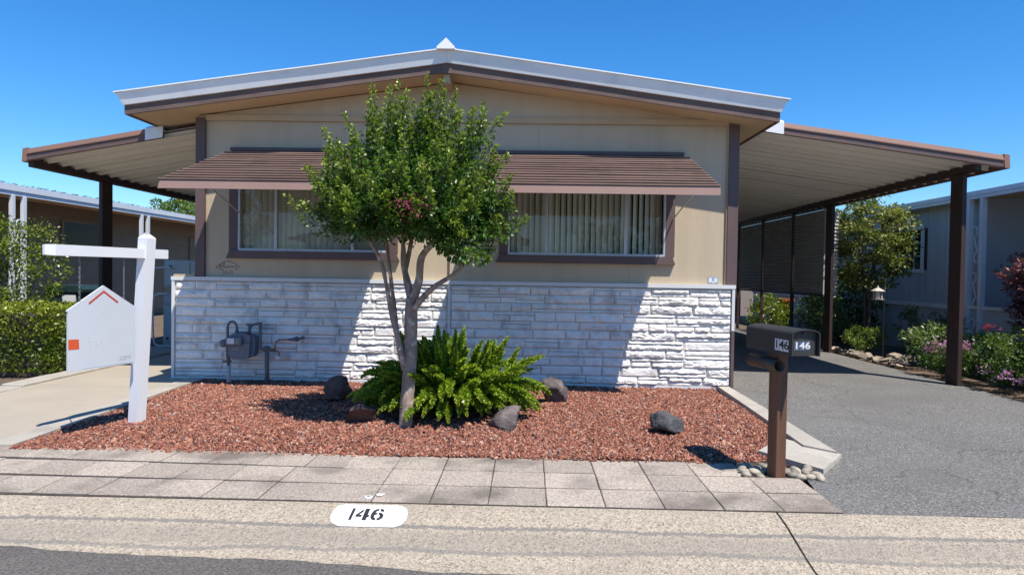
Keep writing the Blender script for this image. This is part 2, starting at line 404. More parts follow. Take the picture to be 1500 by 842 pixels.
class MB:
    """collects shapes; build() links them as ONE mesh object"""
    def __init__(s): s.v = []; s.f = []; s.t = []
    def add(s, vs, fs, tint=0.0):
        o = len(s.v); s.v += [tuple(p) for p in vs]; s.f += [tuple(i + o for i in f) for f in fs]
        s.t += [tint] * len(vs)
        return s
    def box(s, x0, x1, y0, y1, z0, z1):
        v = [(x, y, z) for z in (z0, z1) for y in (y0, y1) for x in (x0, x1)]
        return s.add(v, [(0, 2, 3, 1), (4, 5, 7, 6), (0, 1, 5, 4), (2, 6, 7, 3), (0, 4, 6, 2), (1, 3, 7, 5)])
    def cbox(s, x0, x1, y0, y1, z0, z1, c=0.006):
        """box with chamfered vertical and top edges"""
        bm_ = bmesh.new()
        vs = [bm_.verts.new(p) for p in [(x, y, z) for z in (z0, z1) for y in (y0, y1) for x in (x0, x1)]]
        for f in [(0, 2, 3, 1), (4, 5, 7, 6), (0, 1, 5, 4), (2, 6, 7, 3), (0, 4, 6, 2), (1, 3, 7, 5)]:
            bm_.faces.new([vs[i] for i in f])
        bmesh.ops.bevel(bm_, geom=bm_.edges[:], offset=c, segments=1, affect='EDGES')
        bm_.verts.index_update()
        s.add([v.co for v in bm_.verts], [[v.index for v in f.verts] for f in bm_.faces]); bm_.free()
        return s
    def prism(s, poly, axis, a, b):
        """extrude polygon (2-D) along axis from a to b; poly given in the two other axes in order"""
        def p3(p, t):
            return {'x': (t, p[0], p[1]), 'y': (p[0], t, p[1]), 'z': (p[0], p[1], t)}[axis]
        n = len(poly)
        vs = [p3(p, a) for p in poly] + [p3(p, b) for p in poly]
        fs = [tuple(range(n)), tuple(range(2 * n - 1, n - 1, -1))] + [(i, i + n, (i + 1) % n + n, (i + 1) % n) for i in range(n)]
        return s.add(vs, fs)
    def tube(s, pts, rad, n=8, cap=True):
        pts = [Vector(p) for p in pts]
        if not isinstance(rad, (list, tuple)): rad = [rad] * len(pts)
        up = None; rings = []
        for i, p in enumerate(pts):
            d = (pts[min(i + 1, len(pts) - 1)] - pts[max(i - 1, 0)]).normalized()
            if up is None:
                up = d.orthogonal().normalized()
            else:
                up = (up - d * up.dot(d)); up = up.normalized() if up.length > 1e-6 else d.orthogonal().normalized()
            w = d.cross(up)
            rings.append([p + (up * cos(2 * pi * k / n) + w * sin(2 * pi * k / n)) * rad[i] for k in range(n)])
        vs = [q for r in rings for q in r]; fs = []
        for i in range(len(pts) - 1):
            for k in range(n):
                fs.append((i * n + k, i * n + (k + 1) % n, (i + 1) * n + (k + 1) % n, (i + 1) * n + k))
        if cap:
            fs.append(tuple(range(n - 1, -1, -1))); fs.append(tuple(range((len(pts) - 1) * n, len(pts) * n)))
        return s.add(vs, fs)
    def grid(s, fn, nu, nv):
        vs = [fn(i / nu, j / nv) for j in range(nv + 1) for i in range(nu + 1)]
        w = nu + 1
        return s.add(vs, [(j * w + i, j * w + i + 1, (j + 1) * w + i + 1, (j + 1) * w + i) for j in range(nv) for i in range(nu)])
    def lathe(s, prof, c, n=16):
        """prof: (r, z) pairs around vertical axis through c"""
        vs = [(c[0] + r * cos(2 * pi * k / n), c[1] + r * sin(2 * pi * k / n), c[2] + z) for r, z in prof for k in range(n)]
        fs = [(i * n + k, i * n + (k + 1) % n, (i + 1) * n + (k + 1) % n, (i + 1) * n + k) for i in range(len(prof) - 1) for k in range(n)]
        fs.append(tuple(range(n - 1, -1, -1))); fs.append(tuple(range((len(prof) - 1) * n, len(prof) * n)))
        return s.add(vs, fs)
    def sweep(s, prof, path):
        """sweep closed 2-D profile (u = sideways, v = up) along a 3-D path in the XZ or any plane, ends capped"""
        return s
    def xform(s, M, start=0):
        for i in range(start, len(s.v)): s.v[i] = tuple(M @ Vector(s.v[i]))
        return s
    def mesh(s, name, m, smooth=False, tints=False):
        me = bpy.data.meshes.new(name)
        me.from_pydata(s.v, [], s.f)
        bm_ = bmesh.new(); bm_.from_mesh(me); bmesh.ops.recalc_face_normals(bm_, faces=bm_.faces[:]); bm_.to_mesh(me); bm_.free()
        me.materials.append(MATS[m])
        if smooth: me.shade_smooth()
        if tints:
            a = me.attributes.new('tint', 'FLOAT', 'POINT'); a.data.foreach_set('value', s.t)
        return me
    def build(s, name, m, parent=None, smooth=False, loc=None, **kw):
        return link(name, s.mesh(name, m, smooth), parent, loc, **kw)


def link(name, me, parent=None, loc=None, rot=None, **tags):
    o = bpy.data.objects.new(name, me)
    COL.objects.link(o)
    if parent is not None:
        o.parent = parent
        if parent.type == 'EMPTY':
            o.matrix_parent_inverse = Matrix.Translation(-parent.location)
    if loc is not None: o.location = loc
    if rot is not None: o.rotation_euler = rot
    tag(o, **tags)
    return o


def tag(o, label=None, cat=None, group=None, kind=None):
    if label: o['label'] = label
    if cat: o['category'] = cat
    if group: o['group'] = group
    if kind: o['kind'] = kind
    return o


def thing(name, loc, label=None, cat=None, group=None, kind=None):
    o = bpy.data.objects.new(name, None)
    o.empty_display_size = 0.1
    COL.objects.link(o)
    o.location = loc
    return tag(o, label, cat, group, kind)


def np_mesh(name, V, F, m, tint=None, smooth=False):
    """fast mesh from numpy arrays, all faces with the same corner count"""
    me = bpy.data.meshes.new(name)
    n, k = F.shape
    me.vertices.add(len(V)); me.vertices.foreach_set('co', np.ascontiguousarray(V, dtype=np.float32).ravel())
    me.loops.add(n * k); me.loops.foreach_set('vertex_index', np.ascontiguousarray(F, dtype=np.int32).ravel())
    me.polygons.add(n)
    me.polygons.foreach_set('loop_start', np.arange(0, n * k, k, dtype=np.int32))
    me.update(calc_edges=True)
    me.materials.append(MATS[m])
    if tint is not None:
        a = me.attributes.new('tint', 'FLOAT', 'POINT'); a.data.foreach_set('value', np.asarray(tint, dtype=np.float32))
    if smooth: me.shade_smooth()
    return me


def unit(a): return a / np.maximum(np.linalg.norm(a, axis=-1, keepdims=True), 1e-9)


def leaf_mesh(name, P, D, L, W, m, tint=None, fold=0.25, up=0.6):
    """one folded diamond per leaf. P base points, D directions, L lengths, W widths"""
    n = len(P)
    D = unit(D)
    R = rng.normal(size=(n, 3)); R[:, 2] = np.abs(R[:, 2]) * 0.6 + up
    S = unit(np.cross(D, R)); N = np.cross(S, D)
    L = np.broadcast_to(L, (n,))[:, None]; W = np.broadcast_to(W, (n,))[:, None]
    mid = P + D * L * 0.48
    V = np.stack([P, mid + S * W * 0.5 + N * W * fold, P + D * L - N * L * 0.12, mid - S * W * 0.5 + N * W * fold], 1).reshape(-1, 3)
    F = np.arange(4 * n).reshape(n, 4)
    t = None if tint is None else np.repeat(tint, 4)
    return np_mesh(name, V, F, m, t)


def rand_dirs(n, up=0.0):
    d = rng.normal(size=(n, 3)); d = unit(d); d[:, 2] += up
    return unit(d)


def text_polys(txt, size, bold=0.0):
    cu = bpy.data.curves.new('t', 'FONT'); cu.body = txt; cu.size = size; cu.offset = bold; cu.resolution_u = 3
    cu.align_x = 'CENTER'; cu.align_y = 'CENTER'
    o = bpy.data.objects.new('t', cu); COL.objects.link(o)
    dg = bpy.context.evaluated_depsgraph_get(); dg.update()
    me = bpy.data.meshes.new_from_object(o.evaluated_get(dg))
    vs = [tuple(v.co) for v in me.vertices]; fs = [tuple(p.vertices) for p in me.polygons]
    bpy.data.objects.remove(o); bpy.data.curves.remove(cu); bpy.data.meshes.remove(me)
    return vs, fs

# ------------------------------------------------------------------ the setting
def dz(y):
    """height of drives above datum"""
    return 0.0 if y > -1 else -0.055 * (-1 - y) / 3.53


def gz(x, y):
    """surface of the gravel bed"""
    return -0.02 + 0.009 * y + 0.018 * noise.noise(Vector((x * 1.3, y * 1.3, 3.0)))


b = MB()
ky = [(-300, -0.23), (-5.0, -0.23), (-4.75, -0.15), (-4.5, -0.11), (-1, -0.045), (300, -0.045)]
b.add([(x, y, z) for y, z in ky for x in (-300, 300)], [(2 * i, 2 * i + 1, 2 * i + 3, 2 * i + 2) for i in range(5)])
b.build('ground', 'soil', kind='structure')

b = MB()
xs = [-200, -60, -20] + [i * 0.05 for i in range(-160, 161)] + [20, 60, 200]
top = [(x, -5.135 - 0.058 * (x + 2.2) + (0.045 * noise.noise(Vector((x * 1.1, 0, 0))) + 0.03 * noise.noise(Vector((x * 5, 2, 0))) if abs(x) < 10 else 0) if x < 3 else -5.4, -0.171 if x < -1.2 else -0.171 - .02 * min(1, (x + 1.2) / 2.5)) for x in xs]
q_ = len(xs)
b.add(top + [(x, -6.2, -0.186) for x in xs] + [(x, -13.0, -0.186) for x in xs] + [(x, y, -.25) for x, y, _ in top],
      [(i, i + 1, i + 1 + q_, i + q_) for i in range(q_ - 1)] + [(i + q_, i + 1 + q_, i + 1 + 2 * q_, i + 2 * q_) for i in range(q_ - 1)] + [(i, i + 3 * q_, i + 1 + 3 * q_, i + 1) for i in range(q_ - 1)])
b.build('street', 'asphalt_street', kind='structure')

b = MB(); b.add([(-60, -13.0, -.18), (60, -13.0, -.18), (60, -19.5, -.15), (-60, -19.5, -.15)], [(0, 1, 2, 3)]); b.build('bounce_apron', 'concrete_left', kind='structure')  # unseen pale sheet, added to bounce sunlight back at the house front

kerb = thing('kerb', (0, -4.9, -0.2), kind='structure')
prof = [(-4.532, -0.3), (-4.532, -0.060), (-4.60, -0.066), (-4.72, -0.088), (-4.85, -0.122), (-5.0, -0.160), (-5.12, -0.184), (-5.35, -0.198), (-5.35, -0.3)]
for x0, x1 in ((-60, -4.42), (-4.408, 1.620), (1.634, 7.6), (7.612, 60)):
    MB().prism(prof, 'x', x0, x1).build('kerb_segment', 'kerb_aggregate', kerb)
MB().prism([(-4.54, -0.3), (-4.54, -0.07), (-4.85, -0.132), (-5.12, -0.194), (-5.3, -0.3)], 'x', -60, 60).build('joint_filler', 'joint_dirt', kerb)

# paved strip: a bed of grit carrying single pavers
strip = thing('paved_strip', (0, -4, -0.1), kind='structure')
MB().box(-6.6, 2.05, -4.53, -3.36, -0.2, -0.0555).build('joint_bed', 'joint_dirt', strip)
pav_meshes = []
T = 0.383
for k in range(6):
    pb = MB()
    hx = T / 2 - 0.0024
    pb.cbox(-hx + .0012, hx - .0012, -.1765, .1765, -0.05, 0.0, 0.004)
    for i, v in enumerate(pb.v):
        pb.v[i] = (v[0] + random.uniform(-.0018, .0018), v[1] + random.uniform(-.0018, .0018), v[2])
    pav_meshes.append(pb.mesh('paver', 'paver'))
for row in range(3):
    for col in range(-17, 5):
        x = 0.151 + T * (col + 0.5); y = -4.53 + 0.375 * (row + 0.5) + 0.002
        r = random.uniform(-.006, .006)
        if row == 2 and col >= 4: continue                      # the corner left open for the mailbox post
        if col < -4:                                            # older stretch, laid slightly askew
            y += -0.012 * (col + 4) * (0.35 + row * 0.4); r += -0.010 * row
            x += 0.02 + (0.06 if row == 2 else 0)
        z = -0.0505 + random.uniform(-.0022, .0022)
        o = link('paver', random.choice(pav_meshes), strip, (x, y, z), (random.uniform(-.006, .006), random.uniform(-.005, .005), r))

# asphalt drive under the right carport
b = MB()
ys = [-4.53, -4.2, -3.6, -3.0, -2.0, -1.0, 0.3, 2, 5, 9, 20]
lx = [2.04, 2.05, 2.16, 2.50, 2.62, 2.64, 2.70, 2.72, 2.72, 2.72, 2.72]
NU = 24
jl = lambda y: 0.025 * noise.noise(Vector((y * 4, 1, 0))) if y < -2.6 else 0
fine = []
for i in range(len(ys) - 1):
    n_ = max(1, int((ys[i + 1] - ys[i]) / 0.08)) if ys[i] < -1 else 2
    for q in range(n_):
        t = q / n_
        fine.append((ys[i] + (ys[i + 1] - ys[i]) * t, lx[i] + (lx[i + 1] - lx[i]) * t))
fine.append((ys[-1], lx[-1]))
vs = []; fs = []
for y, x in fine:
    xr = 6.02 + 0.05 * noise.noise(Vector((y * 1.5, 5, 0))) if y > -2.0 else 6.02 + (-2.0 - y) * 0.9
    xl = x + jl(y)
    for i in range(NU + 1):
        xx = xl + (xr - xl) * i / NU
        vs.append((xx, y, dz(y) - 0.004 - (.018 if xx < 2.7 and y < -2.6 else 0) + 0.012 * noise.noise(Vector((xx * .7, y * .7, 9)))))
for j in range(len(fine) - 1):
    for i in range(NU):
        a = j * (NU + 1) + i
        fs.append((a, a + 1, a + NU + 2, a + NU + 1))
b.add(vs, fs)
me = b.mesh('driveway', 'asphalt_drive', True)
link('driveway', me, kind='structure')

# concrete drive on the left, poured in slabs
drive = thing('concrete_drive', (-5.3, -1, 0), kind='structure')
for x0, x1, y0, y1 in ((-6.02, -4.462, -3.30, -0.75), (-6.02, -4.452, -0.742, 2.6), (-6.9, -4.452, 2.608, 6.5), (-6.9, -4.45, 6.508, 12.0), (-9.5, -6.03, -3.24, -2.3)):
    MB().add([(x0, y0, dz(y0)), (x1, y0, dz(y0)), (x1, -1 if y0 < -1 < y1 else (y0 + y1) / 2, 0), (x0, -1 if y0 < -1 < y1 else (y0 + y1) / 2, 0), (x1, y1, dz(y1)), (x0, y1, dz(y1)),
              (x0, y0, -.2), (x1, y0, -.2), (x1, y1, -.2), (x0, y1, -.2)],
             [(0, 1, 2, 3), (3, 2, 4, 5), (0, 6, 7, 1), (1, 7, 8, 4, 2), (0, 3, 5, 9, 6)]).build('concrete_slab', 'concrete_left', drive)
for y0, y1 in ((-3.40, -2.0), (-1.99, -0.6), (-0.59, -0.02)):
    MB().add([(-4.455, y0, dz(y0) + .008), (-4.235, y0, dz(y0) + .008), (-4.235, y1, dz(y1) + .01), (-4.455, y1, dz(y1) + .01),
              (-4.455, y0, -.2), (-4.235, y0, -.2), (-4.235, y1, -.2), (-4.455, y1, -.2)],
             [(0, 1, 2, 3), (0, 4, 5, 1), (1, 5, 6, 2), (2, 6, 7, 3), (3, 7, 4, 0)]).build('edge_strip', 'concrete_edge', drive)
for y0, y1 in ((-2.25, -0.9), (-0.89, 0.5), (0.51, 2.5)):
    MB().cbox(-6.30, -6.03, y0, y1, -.15, dz(y0) + .03, .01).build('edge_strip', 'concrete_edge', drive)

# concrete edging along the right of the gravel
edging = thing('bed_edging', (2.5, -1.6, 0), kind='structure')
for q in ([(2.50, -.03), (2.64, -.03), (2.635, -1.55), (2.455, -1.55)], [(2.454, -1.56), (2.634, -1.56), (2.63, -3.16), (2.43, -2.95)]):
    b = MB(); n_ = len(q)
    b.add([(x, y, dz(y) + .028) for x, y in q] + [(x, y, -.2) for x, y in q], [tuple(range(n_))] + [(i, (i + 1) % n_, (i + 1) % n_ + n_, i + n_) for i in range(n_)])
    b.build('edging_block', 'concrete_edge', edging)
for q, dh in (([(2.13, -2.93), (2.36, -2.62), (2.66, -3.17), (2.52, -3.37)], 0.0), ([(1.98, -3.13), (2.12, -2.945), (2.51, -3.385), (2.30, -3.66)], 0.004)):
    b = MB(); n_ = len(q)
    b.add([(x, y, -.020 + dh) for x, y in q] + [(x, y, -.2) for x, y in q], [tuple(range(n_))] + [(i, (i + 1) % n_, (i + 1) % n_ + n_, i + n_) for i in range(n_)])
    b.build('edging_block', 'concrete_edge', edging)

# red lava gravel bed: base sheet + loose stones
b = MB()
b.grid(lambda u, v: (-4.24 + 6.72 * u, -3.42 + 3.42 * v, gz(-4.24 + 6.72 * u, -3.42 + 3.42 * v) - 0.008), 60, 32)
b.build('gravel_bed', 'gravel_base', kind='structure')

bm_ = bmesh.new(); bmesh.ops.create_icosphere(bm_, subdivisions=1, radius=1.0)
ico_v = np.array([v.co[:] for v in bm_.verts]); bm_.verts.index_update()
ico_f = np.array([[v.index for v in f.verts] for f in bm_.faces]); bm_.free()
bm_ = bmesh.new(); bmesh.ops.create_icosphere(bm_, subdivisions=2, radius=1.0)
ico2_v = np.array([v.co[:] for v in bm_.verts]); bm_.verts.index_update()
ico2_f = np.array([[v.index for v in f.verts] for f in bm_.faces]); bm_.free()


def rand_rot(n):
    q = unit(rng.normal(size=(n, 4)))
    w, x, y, z = q.T
    return np.stack([1 - 2 * (y * y + z * z), 2 * (x * y - z * w), 2 * (x * z + y * w), 2 * (x * y + z * w), 1 - 2 * (x * x + z * z), 2 * (y * z - x * w),
                     2 * (x * z - y * w), 2 * (y * z + x * w), 1 - 2 * (x * x + y * y)], 1).reshape(n, 3, 3)


octa_v = np.array([(1, 0, 0), (-1, 0, 0), (0, 1, 0), (0, -1, 0), (0, 0, 1), (0, 0, -1)], float)
octa_f = np.array([(0, 2, 4), (2, 1, 4), (1, 3, 4), (3, 0, 4), (2, 0, 5), (1, 2, 5), (3, 1, 5), (0, 3, 5)])


def chips(N, r0, r1, bv, bf, lift):
    """angular lava chips scattered over the bed"""
    px = rng.uniform(-4.235, 2.60, N); py = rng.uniform(-3.46, -0.0, N)
    right = 2.44 + (py < -2.6) * (py + 2.6) * 0.62
    keep = (px < right) & ~((px > 1.66) & (py < -3.42)) & ~((px > 1.72) & (py < -3.36))
    keep &= ~((py < -3.40 + 0.04 * np.sin(px * 2)) & (rng.random(N) < 0.75))
    px, py = px[keep], py[keep]; N = len(px)
    R = rand_rot(N); S = rng.uniform(r0, r1, N)[:, None] * rng.uniform(0.55, 1.5, (N, 3))
    k = len(bv)
    vv = bv[None] * (1 + rng.uniform(-.38, .38, (N, k))[..., None]) * S[:, None, :]
    vv = np.einsum('nij,nkj->nki', R, vv)
    zz = np.array([gz(a, c) for a, c in zip(px, py)]) + rng.uniform(-.004, lift, N)
    vv += np.stack([px, py, zz], 1)[:, None, :]
    return vv.reshape(-1, 3), (bf[None] + (np.arange(N) * k)[:, None, None]).reshape(-1, 3)


v1_, f1_ = chips(104000, 0.0065, 0.0145, octa_v, octa_f, .012)
v2_, f2_ = chips(7000, 0.011, 0.020, ico_v, ico_f, .012)
link('lava_gravel', np_mesh('lava_gravel', np.concatenate([v1_, v2_]), np.concatenate([f1_, f2_ + len(v1_)]), 'lava_rock'),
     label='red and brown lava rock gravel spread over the front bed', cat='gravel', kind='stuff')

# ------------------------------------------------------------------ the house
XL, XR = -4.37, 2.70            # siding
SL, SR = -4.68, 2.69            # stone skirting
RX = -1.03                      # ridge
BACK = 17.0
house = thing('mobile_home', (RX, 0.1, 0), 'beige single-storey mobile home with white stone skirting, brown trim and low gable roof', 'house')


def zb(x): return 3.917 - 0.1385 * abs(x - RX)


# siding sheets on the front wall, shared joints 4 mm; openings left for the windows
W1 = (-3.82, -1.82, 1.70, 2.76)     # x0, x1, z0, z1 openings
W2 = (-0.26, 1.79, 1.70, 2.76)
Y0 = 0.020
LEDGE = 3.43
edges = [XL, -3.40, -2.20, -1.035, 0.13, 1.33, XR]
for x0, x1 in zip(edges[:-1], edges[1:]):
    x0 += 0.0008; x1 -= 0.0008
    rects = [(x0, x1, 1.33, LEDGE)]
    for (a, c, z0, z1) in (W1, W2):
        new = []
        for (p, q, r0, r1) in rects:
            if q <= a or p >= c: new.append((p, q, r0, r1)); continue
            if p < a: new.append((p, a, r0, r1)); p = a
            if q > c: new.append((c, q, r0, r1)); q = c
            new.append((p, q, r0, z0)); new.append((p, q, z1, r1))
        rects = new
    for (p, q, r0, r1) in rects: MB().box(p, q, Y0, Y0 + 0.05, r0, r1).build('siding_panel', 'siding', house)
# gable above the ledge, standing 15 mm proud
for x0, x1 in ((XL, RX - 0.003), (RX + 0.003, XR)):
    MB().prism([(x0, LEDGE + .002), (x1, LEDGE + .002), (x1, max(zb(x1), LEDGE + .004)), (x0, max(zb(x0), LEDGE + .004))], 'y', Y0 - 0.018, Y0 + 0.04).build('gable_panel', 'siding', house)
MB().box(XL + .12, XR - .13, Y0 - 0.040, Y0 - 0.0185, LEDGE - .03, LEDGE + .042).build('gable_ledge', 'beige_trim', house)
MB().box(RX - .045, RX + .03, -0.43, Y0 - 0.019, 3.80, 3.93).build('ridge_beam', 'beige_trim', house)
MB().box(RX - .012, RX + .012, Y0 - .014, Y0 - .0005, 1.34, LEDGE - .031).build('center_seam', 'brown_trim', house)
# side and back walls
MB().box(XL, XL + .06, 0.072, BACK, 0.0, 3.46).build('side_wall', 'siding', house)
MB().box(XR - .06, XR, 0.072, BACK, 0.0, 3.405).build('side_wall', 'siding', house)
MB().box(XL + .061, XR - .061, BACK - .06, BACK, 0.0, 3.3).build('back_wall', 'siding', house)
MB().box(XL + .07, XR - .07, .5, BACK - .1, 0.9, 0.98).build('floor', 'interior', house)
MB().box(XL + .07, XR - .07, 1.6, 1.66, 0.98, 3.2).build('partition', 'interior', house)
# corner trims
MB().box(XL - .012, XL + .112, -0.022, 0.090, 1.345, 3.43).build('corner_trim', 'brown_trim', house)
MB().box(XR - .118, XR + .014, -0.022, 0.090, 1.345, 3.405).build('corner_trim', 'brown_trim', house)
MB().box(XR - .135, XR - .1185, -0.006, 0.019, 1.345, 3.405).build('corner_bead', 'beige_trim', house)

# stone skirting: backing, cap, vertical seam, single stones
skirt = MB().box(SL + .01, SR - .002, 0.0, 0.019, -0.15, 1.33).build('stone_skirting', 'stone_joint', house)
MB().box(SL - .01, SR + .012, -.042, Y0 - .0005, 1.295, 1.344).build('cap_strip', 'skirt_trim', skirt)
MB().box(-1.035, -1.000, -.036, -.0002, 0.02, 1.294).build('seam_strip', 'skirt_trim', skirt)
MB().box(SL - .004, SL + .032, -.036, .06, -.05, 1.294).build('corner_strip', 'skirt_trim', skirt)
MB().box(SR - .030, SR + .004, -.036, .06, .75, 1.294).build('corner_strip', 'skirt_trim', skirt)
MB().box(SR - .030, SR + .006, -.036, .06, -.05, .748).build('corner_strip', 'brown_trim', skirt, label='brown lower end of the corner strip')
MB().box(SL + .033, SR - .031, -.018, -.0003, -.06, .026).build('base_strip', 'skirt_trim', skirt)
MB().box(SL, SL + .02, .061, 1.2, -.05, 1.32).build('return_panel', 'skirt_trim', skirt)
MB().box(SL - .012, XL - .014, .021, 1.2, 1.325, 1.352).build('porch_deck', 'beige_trim', skirt)
MB().box(SL + .02, XL - .014, -.03, .0195, 1.3445, 1.375).build('deck_edge', 'beige_trim', skirt)


def stone(x0, x1, z0, z1, i):
    w = x1 - x0; h = z1 - z0
    nx = max(5, int(w / 0.021)); nz = max(4, int(h / 0.013))
    sd = i * 3.7
    amp = random.uniform(0.75, 1.2); tilt = random.uniform(-.010, .014); flat = random.random() < 0.25
    def fn(u, v):
        x = x0 + w * u; z = z0 + h * v
        ex = min(u, 1 - u) * w; e = min(1, ex / 0.012) ** .6
        et = min(1, (1 - v) * h / 0.030) ** .7; eb = min(1, v * h / 0.009) ** .6
        n1 = noise.noise(Vector((x * 6 + sd, z * 13, sd)))
        n2 = abs(noise.noise(Vector((x * 12 + sd, z * 30 + x * 7, sd + 5))))
        n3 = noise.noise(Vector((x * 26 + sd, z * 42, sd + 9)))
        n4 = noise.noise(Vector((x * 60, z * 75, sd + 2)))
        if flat: p = 0.018 + 0.006 * n1 + .004 * n3 + .0015 * n4
        else:
            p = 0.021 + amp * (0.020 * n1 + 0.026 * (0.42 - n2) + 0.008 * n3) + .003 * n4 + 0.012 * (0.5 - abs(v - 0.38)) + tilt * (u - .5)
            p = round(p / .008) * .008 * .6 + p * .4                 # split, ledged faces
        p = max(0.005, p) * e * et * eb
        return (x, -0.0004 - p, z)
    b = MB().grid(fn, nx, nz)
    return b.build('stone', 'stone_white', skirt)


i = 0
z = 0.030
courses = [0.105, 0.122, 0.116, 0.110, 0.122, 0.118, 0.106, 0.124, 0.114, 0.112, 0.108]
J = 0.0062
for ci, h in enumerate(courses):
    for (a, c) in ((SL + .034, -1.036), (-0.999, SR - .032)):
        x = a
        while x < c - 0.02:
            w = random.choice((0.26, 0.34, 0.42, 0.52, 0.58, 0.70)) * random.uniform(.9, 1.12)
            if c - (x + w) < 0.20: w = c - x
            kind = random.random()
            if w < 0.36 or kind < 0.42:
                stone(x, x + w - J, z, z + h - J, i); i += 1
            elif kind < 0.76:
                t = h * random.choice((0.36, 0.62))
                stone(x, x + w - J, z, z + t - J, i); stone(x, x + w - J, z + t, z + h - J, i + 1); i += 2
            else:
                t = h * 0.66; s_ = w * random.uniform(.28, .45)
                if random.random() < .5: s_ = w - s_
                stone(x, x + s_ - J, z, z + t - J, i); stone(x + s_, x + w - J, z, z + t - J, i + 1)
                stone(x, x + w - J, z + t, z + h - J, i + 2); i += 3
            x += w
    z += h
print('stones', i, 'top', z)


# windows
def window(x0, x1, z0, z1, mull, sx0, sx1, label):
    win = MB()
    T_ = .115                                                  # brown casing
    win.box(x0 - T_, x0 - .001, -.018, .075, z0 - .005, z1 + .10)
    win.box(x1 + .001, x1 + T_, -.018, .075, z0 - .005, z1 + .10)
    win.box(x0 - .001, x1 + .001, -.018, .075, z1 + .001, z1 + .10)
    w = win.build('window', 'brown_trim', house, label=label)
    MB().add([(sx0, -.050, z0 - .105), (sx1, -.050, z0 - .105), (sx1 - .045, -.050, z0 - .0055), (sx0 + .045, -.050, z0 - .0055),
              (sx0, .019, z0 - .105), (sx1, .019, z0 - .105), (sx1 - .045, .019, z0 - .0055), (sx0 + .045, .019, z0 - .0055)],
             [(0, 1, 2, 3), (5, 4, 7, 6), (3, 2, 6, 7), (1, 0, 4, 5), (0, 3, 7, 4), (2, 1, 5, 6)]).build('sill', 'brown_trim', w)
    f = MB(); q = .026
    f.box(x0, x0 + q, -.012, .06, z0, z1).box(x1 - q, x1, -.012, .06, z0, z1)
    f.box(x0 + q, x1 - q, -.0121, .06, z0 - .004, z0 + q).box(x0 + q, x1 - q, -.012, .06, z1 - q, z1)
    for m_ in mull: f.box(m_ - .018, m_ + .018, -.0105, .058, z0 + q, z1 - q)
    f.build('frame', 'alu_frame', w)
    cuts = [x0 + q] + [v for m_ in mull for v in (m_ - .018, m_ + .018)] + [x1 - q]
    for j in range(0, len(cuts), 2):
        yy = .022 if j == 2 else .038
        o = MB().add([(cuts[j], yy, z0 + q), (cuts[j + 1], yy, z0 + q), (cuts[j + 1], yy + random.uniform(-.002, .002), z1 - q), (cuts[j], yy, z1 - q)], [(0, 1, 2, 3)])
        o.build('pane', 'glass', w)
        x = cuts[j] - .03                                        # vertical blind slats behind the pane
        while x < cuts[j + 1] + .03:
            an_ = radians(random.uniform(28, 46)); hw = .046
            dx, dy = hw * cos(an_), hw * sin(an_)
            y_ = .16; zt, zl = z1 + .06, z0 - .04
            sx = random.uniform(-.006, .006)
            MB().add([(x - dx, y_ - dy, zl), (x + sx, y_ - .006, zl), (x + dx, y_ + dy, zl), (x - dx + sx, y_ - dy, zt), (x, y_ - .006, zt), (x + dx, y_ + dy, zt)],
                     [(0, 1, 4, 3), (1, 2, 5, 4)]).build('blind_slat', 'drape', w, True)
            x += .079
    return w


window(*W1, (-3.32, -2.30), -3.96, -1.68, 'three-light window left of the tree, under the left awning')
window(*W2, (0.245, 1.27), -0.415, 1.915, 'three-light window right of the tree, under the right awning')


